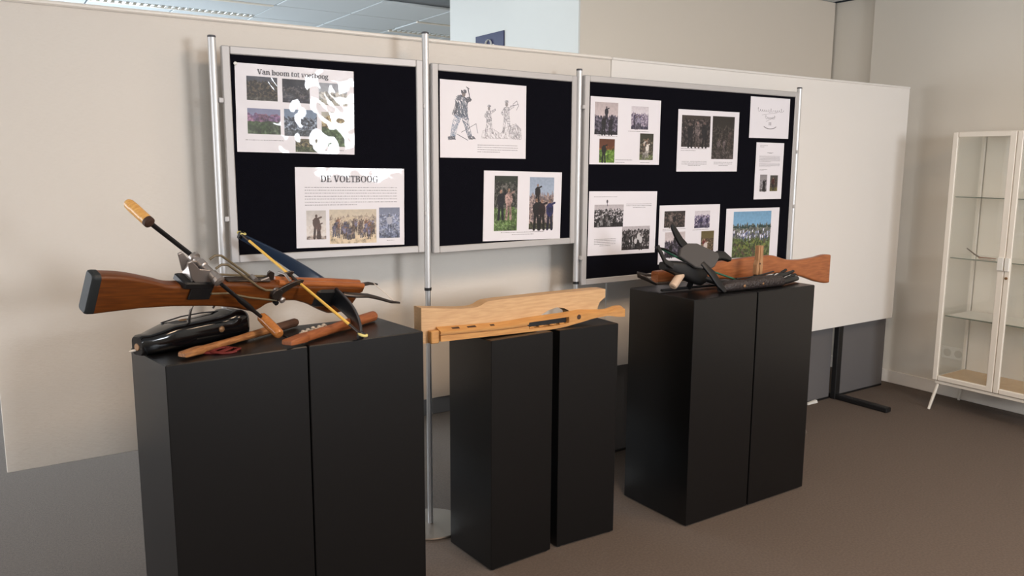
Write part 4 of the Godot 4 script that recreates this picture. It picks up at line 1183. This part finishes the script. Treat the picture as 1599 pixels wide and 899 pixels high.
	part("string", sh().tube([R.call(Vector3(2.375, 1.184, -2.452)), R.call(Vector3(2.53, 1.118, -2.462)), R.call(Vector3(2.676, 1.062, -2.405)), R.call(Vector3(2.868, 0.998, -2.375))], 0.0045, 8), M.green_cord, c)
	rings = []
	for e in [[2.40, 1.105, 0.02, 0.016], [2.44, 1.10, 0.026, 0.024], [2.50, 1.085, 0.03, 0.034], [2.56, 1.065, 0.032, 0.042], [2.62, 1.05, 0.03, 0.045], [2.655, 1.045, 0.02, 0.03]]:
		rings.append(rring(R.call(Vector3(e[0], e[1], -2.455)), Vector3(0, 0, e[2]), Vector3(0, e[3], 0), 0.6, 4))
	part("body", sh().loft(rings), M.black, c)
	part("grip", sh().lathe(R.call(Vector3(2.520, 1.080, -2.447)), Vector3(-0.078, -0.068, 0.012), [[0, 0.016], [0.008, 0.018], [0.085, 0.0185], [0.098, 0.0175], [0.102, 0.012]], 20), M.beige_grip, c)
	part("foot_bar", sh().tube([R.call(Vector3(2.445, 0.99, -2.50)), R.call(Vector3(2.6, 0.992, -2.49)), R.call(Vector3(2.79, 0.993, -2.47))], 0.0085, 8, 0.7), M.black_steel, c)
	part("foot_bar", sh().tube([R.call(Vector3(2.60, 0.992, -2.49)), R.call(Vector3(2.585, 1.03, -2.46))], 0.013, 8), M.black, c)
	part("rear_bar", sh().tube([R.call(Vector3(2.63, 1.04, -2.45)), R.call(Vector3(2.72, 1.012, -2.44)), R.call(Vector3(2.86, 0.998, -2.42))], [0.018, 0.016, 0.012], 10, 0.8), M.black, c)

	# dark leather quiver with black bolts
	var s := thing("leather_quiver", "dark brown leather quiver lying on the rightmost plinth with black ends", "quiver", Vector3(2.66, 0.982, -2.345))
	rings = []
	for e in [[0.0, 0.016, 0.012], [0.012, 0.024, 0.019], [0.08, 0.030, 0.024], [0.16, 0.028, 0.022], [0.23, 0.033, 0.026], [0.33, 0.032, 0.026], [0.385, 0.027, 0.022], [0.395, 0.018, 0.014]]:
		rings.append(rring(Vector3(e[0], e[2] + 0.0008, -0.02 + 0.03 * e[0]), Vector3(0, 0, e[1]), Vector3(0, e[2], 0), 0.85, 4))
	part("pouch", sh().loft(rings), M.leather, s)
	for e in [[0.12, 0.022, 0.011], [0.235, 0.025, 0.016]]:
		part("brass_stud", sh().ball(Vector3(e[0], e[1], e[2]), Vector3(0.009, 0.008, 0.006), 10), M.brass, s)
	part("strap", sh().tube([Vector3(0.1, 0.052, -0.02), Vector3(0.2, 0.05, -0.03), Vector3(0.3, 0.055, -0.035), Vector3(0.38, 0.062, -0.045)], 0.006, 8, 0.5), M.black, s)
	for e in [[0.385, 0.022, -0.012, 0.555, 0.034, -0.055], [0.385, 0.030, -0.02, 0.545, 0.050, -0.06], [0.37, 0.036, -0.03, 0.49, 0.060, -0.06], [0.38, 0.014, -0.005, 0.565, 0.014, -0.05]]:
		var a := Vector3(e[0], e[1], e[2])
		var b := Vector3(e[3], e[4], e[5])
		part("bolt_shaft", sh().tube([a, b], 0.006, 8), M.black, s)
		part("bolt_vane", sh().box(Vector3.ZERO, Vector3(0.045, 0.016, 0.004), 0.001), M.black, s).transform = Transform3D(Basis(Quaternion(Vector3.RIGHT, (b - a).normalized())), b - (b - a).normalized() * 0.03)
	part("end_roll", sh().tube([Vector3(0.38, 0.016, 0.0), Vector3(0.46, 0.017, -0.02), Vector3(0.545, 0.018, -0.04)], [0.013, 0.015, 0.013], 10, 0.9), M.black, s)
	part("end_roll", sh().tube([Vector3(0.36, 0.040, -0.02), Vector3(0.45, 0.044, -0.035), Vector3(0.51, 0.052, -0.045)], [0.010, 0.011, 0.006], 10, 0.8), M.black, s)
	# upright pale clamp
	var p := thing("wooden_clamp", "upright pale wooden clamp with a split lower end, in front of the brown stock", "clamp", Vector3(3.004, 0.982, -2.45))
	part("jaw", sh().prism(PackedVector2Array([Vector2(0.0, 0.032), Vector2(0.018, 0.032), Vector2(0.020, 0.085), Vector2(0.018, 0.178), Vector2(-0.0, 0.178), Vector2(0.0, 0.09)]), -0.012, 0.012, 0.002), M.clamp_wood, p)
	part("jaw", sh().prism(PackedVector2Array([Vector2(-0.020, 0.045), Vector2(-0.006, 0.040), Vector2(-0.0015, 0.09), Vector2(-0.0005, 0.178), Vector2(-0.012, 0.178), Vector2(-0.013, 0.11), Vector2(-0.021, 0.09)]), -0.012, 0.012, 0.002), M.clamp_wood, p)
	part("wedge_pin", sh().lathe(Vector3(-0.002, 0.095, 0.010), Vector3(0, 0, 1), [[0, 0.004], [0.005, 0.004]], 10), M.pine_dark, p)
	part("base_block", sh().box(Vector3(0.004, 0.022, 0), Vector3(0.05, 0.044, 0.03), 0.006), M.black, p)


# ---------------------------------------------------------------- glass cabinet
func build_cabinet() -> void:
	var o := thing("display_cabinet", "tall white glass-fronted display cabinet against the right wall", "cabinet", Vector3(4.966, 0, -2.645))
	var D := 0.36
	var L := 0.73
	var y0 := 0.19
	var y1 := 1.73
	for x in [0.009, D - 0.009]:
		for z in [0.012, L - 0.012]:
			part("corner_post", sh().box(Vector3(x + (0.018 if x < 0.1 else 0.0), (y0 + y1) / 2, z), Vector3(0.018, y1 - y0, 0.022), 0.002), M.white_metal, o)
	part("top_panel", sh().box(Vector3(D / 2 + 0.009, y1 - 0.008, L / 2), Vector3(D - 0.018, 0.016, L), 0.002), M.white_metal, o)
	part("bottom_panel", sh().box(Vector3(D / 2 + 0.009, y0 + 0.008, L / 2), Vector3(D - 0.018, 0.016, L), 0.002), M.white_metal, o)
	part("base_board", sh().box(Vector3(D / 2 + 0.01, y0 + 0.021, L / 2), Vector3(D - 0.06, 0.008, L - 0.05), 0.001), M.tan_board, o)
	part("back_panel", sh().box(Vector3(D - 0.004, (y0 + y1) / 2, L / 2 + 0.005), Vector3(0.006, y1 - y0 - 0.02, L - 0.05), 0.001), M.white_metal, o)
	for z in [0.006, L - 0.006]:
		part("side_pane", sh().box(Vector3(D / 2 + 0.01, (y0 + y1) / 2, z), Vector3(D - 0.06, y1 - y0 - 0.03, 0.004), 0.0005), M.glass, o)
	for y in [1.34, 0.966, 0.60]:
		var shelf := part("glass_shelf", sh().box(Vector3(D / 2 + 0.012, y, L / 2), Vector3(D - 0.07, 0.006, L - 0.05), 0.001), M.shelf_glass, o)
		part("shelf_edge", sh().box(Vector3(0.0448, y, L / 2), Vector3(0.002, 0.006, L - 0.05), 0.0004), M.glass_edge, shelf)
	part("white_sheet", sh().box(Vector3(D / 2 + 0.012, 0.6045, L / 2), Vector3(D - 0.09, 0.002, L - 0.07), 0.0004), M.white_plastic, o)  # thin white sheets laid over the shelf glass
	part("white_sheet", sh().box(Vector3(D / 2 + 0.012, 0.9705, L * 0.76), Vector3(D - 0.09, 0.002, L * 0.38), 0.0004), M.white_plastic, o)
	# two doors
	for k in 2:
		var z0 := 0.001 + k * 0.366
		var z1 := z0 + 0.362
		var door := part("door", sh().box(Vector3(0.009, (y0 + y1) / 2, z0 + 0.015), Vector3(0.018, y1 - y0 - 0.004, 0.030), 0.003).box(Vector3(0.009, (y0 + y1) / 2, z1 - 0.018), Vector3(0.018, y1 - y0 - 0.004, 0.036), 0.003).box(Vector3(0.009, y1 - 0.017, (z0 + z1) / 2), Vector3(0.018, 0.030, z1 - z0 - 0.066), 0.003).box(Vector3(0.009, y0 + 0.017, (z0 + z1) / 2), Vector3(0.018, 0.030, z1 - z0 - 0.066), 0.003), M.white_metal, o)
		part("door_pane", sh().box(Vector3(0.010, (y0 + y1) / 2, (z0 + z1) / 2), Vector3(0.004, y1 - y0 - 0.06, z1 - z0 - 0.06), 0.0004), M.glass, door)
		if k == 0:
			part("handle", sh().box(Vector3(-0.006, 0.962, z1 - 0.018), Vector3(0.014, 0.078, 0.034), 0.003), M.white_plastic, door)
		else:
			part("handle", sh().box(Vector3(-0.006, 0.962, z0 + 0.014), Vector3(0.014, 0.078, 0.026), 0.003), M.white_plastic, door)
			part("lock", sh().lathe(Vector3(0.001, 0.882, z0 + 0.014), Vector3(-1, 0, 0), [[0, 0.008], [0.006, 0.008], [0.007, 0.005]], 16), M.brass, door)
	part("base_frame", sh().box(Vector3(0.022, y0 - 0.011, L / 2), Vector3(0.024, 0.02, L - 0.03), 0.002), M.white_metal, o)
	part("base_frame", sh().box(Vector3(D - 0.022, y0 - 0.011, L / 2), Vector3(0.024, 0.02, L - 0.03), 0.002), M.white_metal, o)
	for x in [[0.024, -0.012], [D - 0.024, D - 0.012]]:
		for z in [[0.03, 0.004], [L - 0.03, L - 0.004]]:
			part("leg", sh().tube([Vector3(x[0], y0 - 0.012, z[0]), Vector3(x[1], 0.0, z[1])], [0.013, 0.010], 4), M.white_metal, o)
	# folded object on the second shelf
	var v := thing("folded_rule", "small brown folded wooden stick on the middle glass shelf of the cabinet", "wooden stick", Vector3(5.10, 0.969, -2.49))
	part("arm", sh().tube([Vector3(0.0, 0.006, 0.0), Vector3(0.012, 0.020, -0.035), Vector3(0.02, 0.052, -0.088)], [0.0075, 0.0065, 0.0055], 8, 0.6), M.stick_dark, v)
	part("arm", sh().tube([Vector3(0.0, 0.006, -0.004), Vector3(0.01, 0.0055, 0.05), Vector3(0.015, 0.005, 0.09)], [0.0075, 0.0065, 0.005], 8, 0.6), M.stick_red, v)
	var s := thing("wall_socket", "white double wall socket low on the right wall, seen through the cabinet", "socket", Vector3(W, 0.298, -2.715))
	part("socket_frame", sh().box(Vector3(-0.006, 0, 0), Vector3(0.012, 0.08, 0.15), 0.003), M.white_plastic, s)
	for z in [-0.036, 0.036]:
		part("socket_insert", sh().lathe(Vector3(-0.0125, 0, z), Vector3(1, 0, 0), [[0, 0.026], [0.0005, 0.025], [0.0006, 0.021], [0.0025, 0.02]], 24), M.socket_inset, s)


func build_sign() -> void:
	var s := thing("pictogram_sign", "navy blue sign with a white pictogram, cut off by the partition top", "sign", Vector3(2.978, 2.21, -4.745))
	part("sign_plate", sh().box(Vector3(-0.004, 0, 0), Vector3(0.008, 0.355, 0.355), 0.002), M.navy, s)
	var ring := []
	for k in 29:
		var a := TAU * k / 28.0
		ring.append(Vector3(-0.0085, 0.102 + cos(a) * 0.036, 0.0 + sin(a) * 0.036))
	part("pictogram_ring", sh().tube(ring, 0.014, 8, 0.1, Vector3(0, 0.3, 1)), M.white_plastic, s)
	part("pictogram_mark", sh().ball(Vector3(-0.009, 0.075, 0.05), Vector3(0.0015, 0.03, 0.03), 14), M.white_plastic, s)
	part("pictogram_mark", sh().box(Vector3(-0.0088, 0.0, 0.0), Vector3(0.002, 0.13, 0.06), 0.0005), M.white_plastic, s)


# ---------------------------------------------------------------- light levels
const WIN_E := 13.0
const WIN_C := Color(0.95, 0.97, 1.0)
const FAR_E := 20.0
const SIDE_E := 15.0
const FAR_C := Color(0.88, 0.95, 1.0)
const SIDE_C := Color(0.98, 0.98, 1.0)
const LAMP_E := 4.5
const LAMP_C := Color(1.0, 0.86, 0.72)


func _ready() -> void:
	var cam := Camera3D.new()
	cam.name = "camera"
	cam.fov = 39.357
	cam.near = 0.05
	cam.far = 60.0
	add_child(cam)
	cam.transform = Transform3D(Basis(Vector3(0.832, 0.005, 0.554), Vector3(0.081, 0.988, -0.130), Vector3(-0.548, 0.153, 0.822)).orthonormalized(), Vector3(0, 1.53, 0))
	cam.current = true
	var we := WorldEnvironment.new()
	we.name = "world_environment"
	var env := Environment.new()
	env.background_mode = Environment.BG_COLOR
	env.background_color = Color(0.75, 0.82, 0.9)
	env.tonemap_mode = Environment.TONE_MAPPER_LINEAR
	env.tonemap_exposure = 0.66
	env.sdfgi_enabled = true
	env.ssao_enabled = true
	env.ssil_enabled = true
	we.environment = env
	add_child(we)
	make_materials()
	build_room()
	build_partition()
	build_boards()
	build_plinths()
	build_cabinet()
	build_crossbow()
	build_left_items()
	build_blanks()
	build_right_items()
	build_sign()
	build_posters()
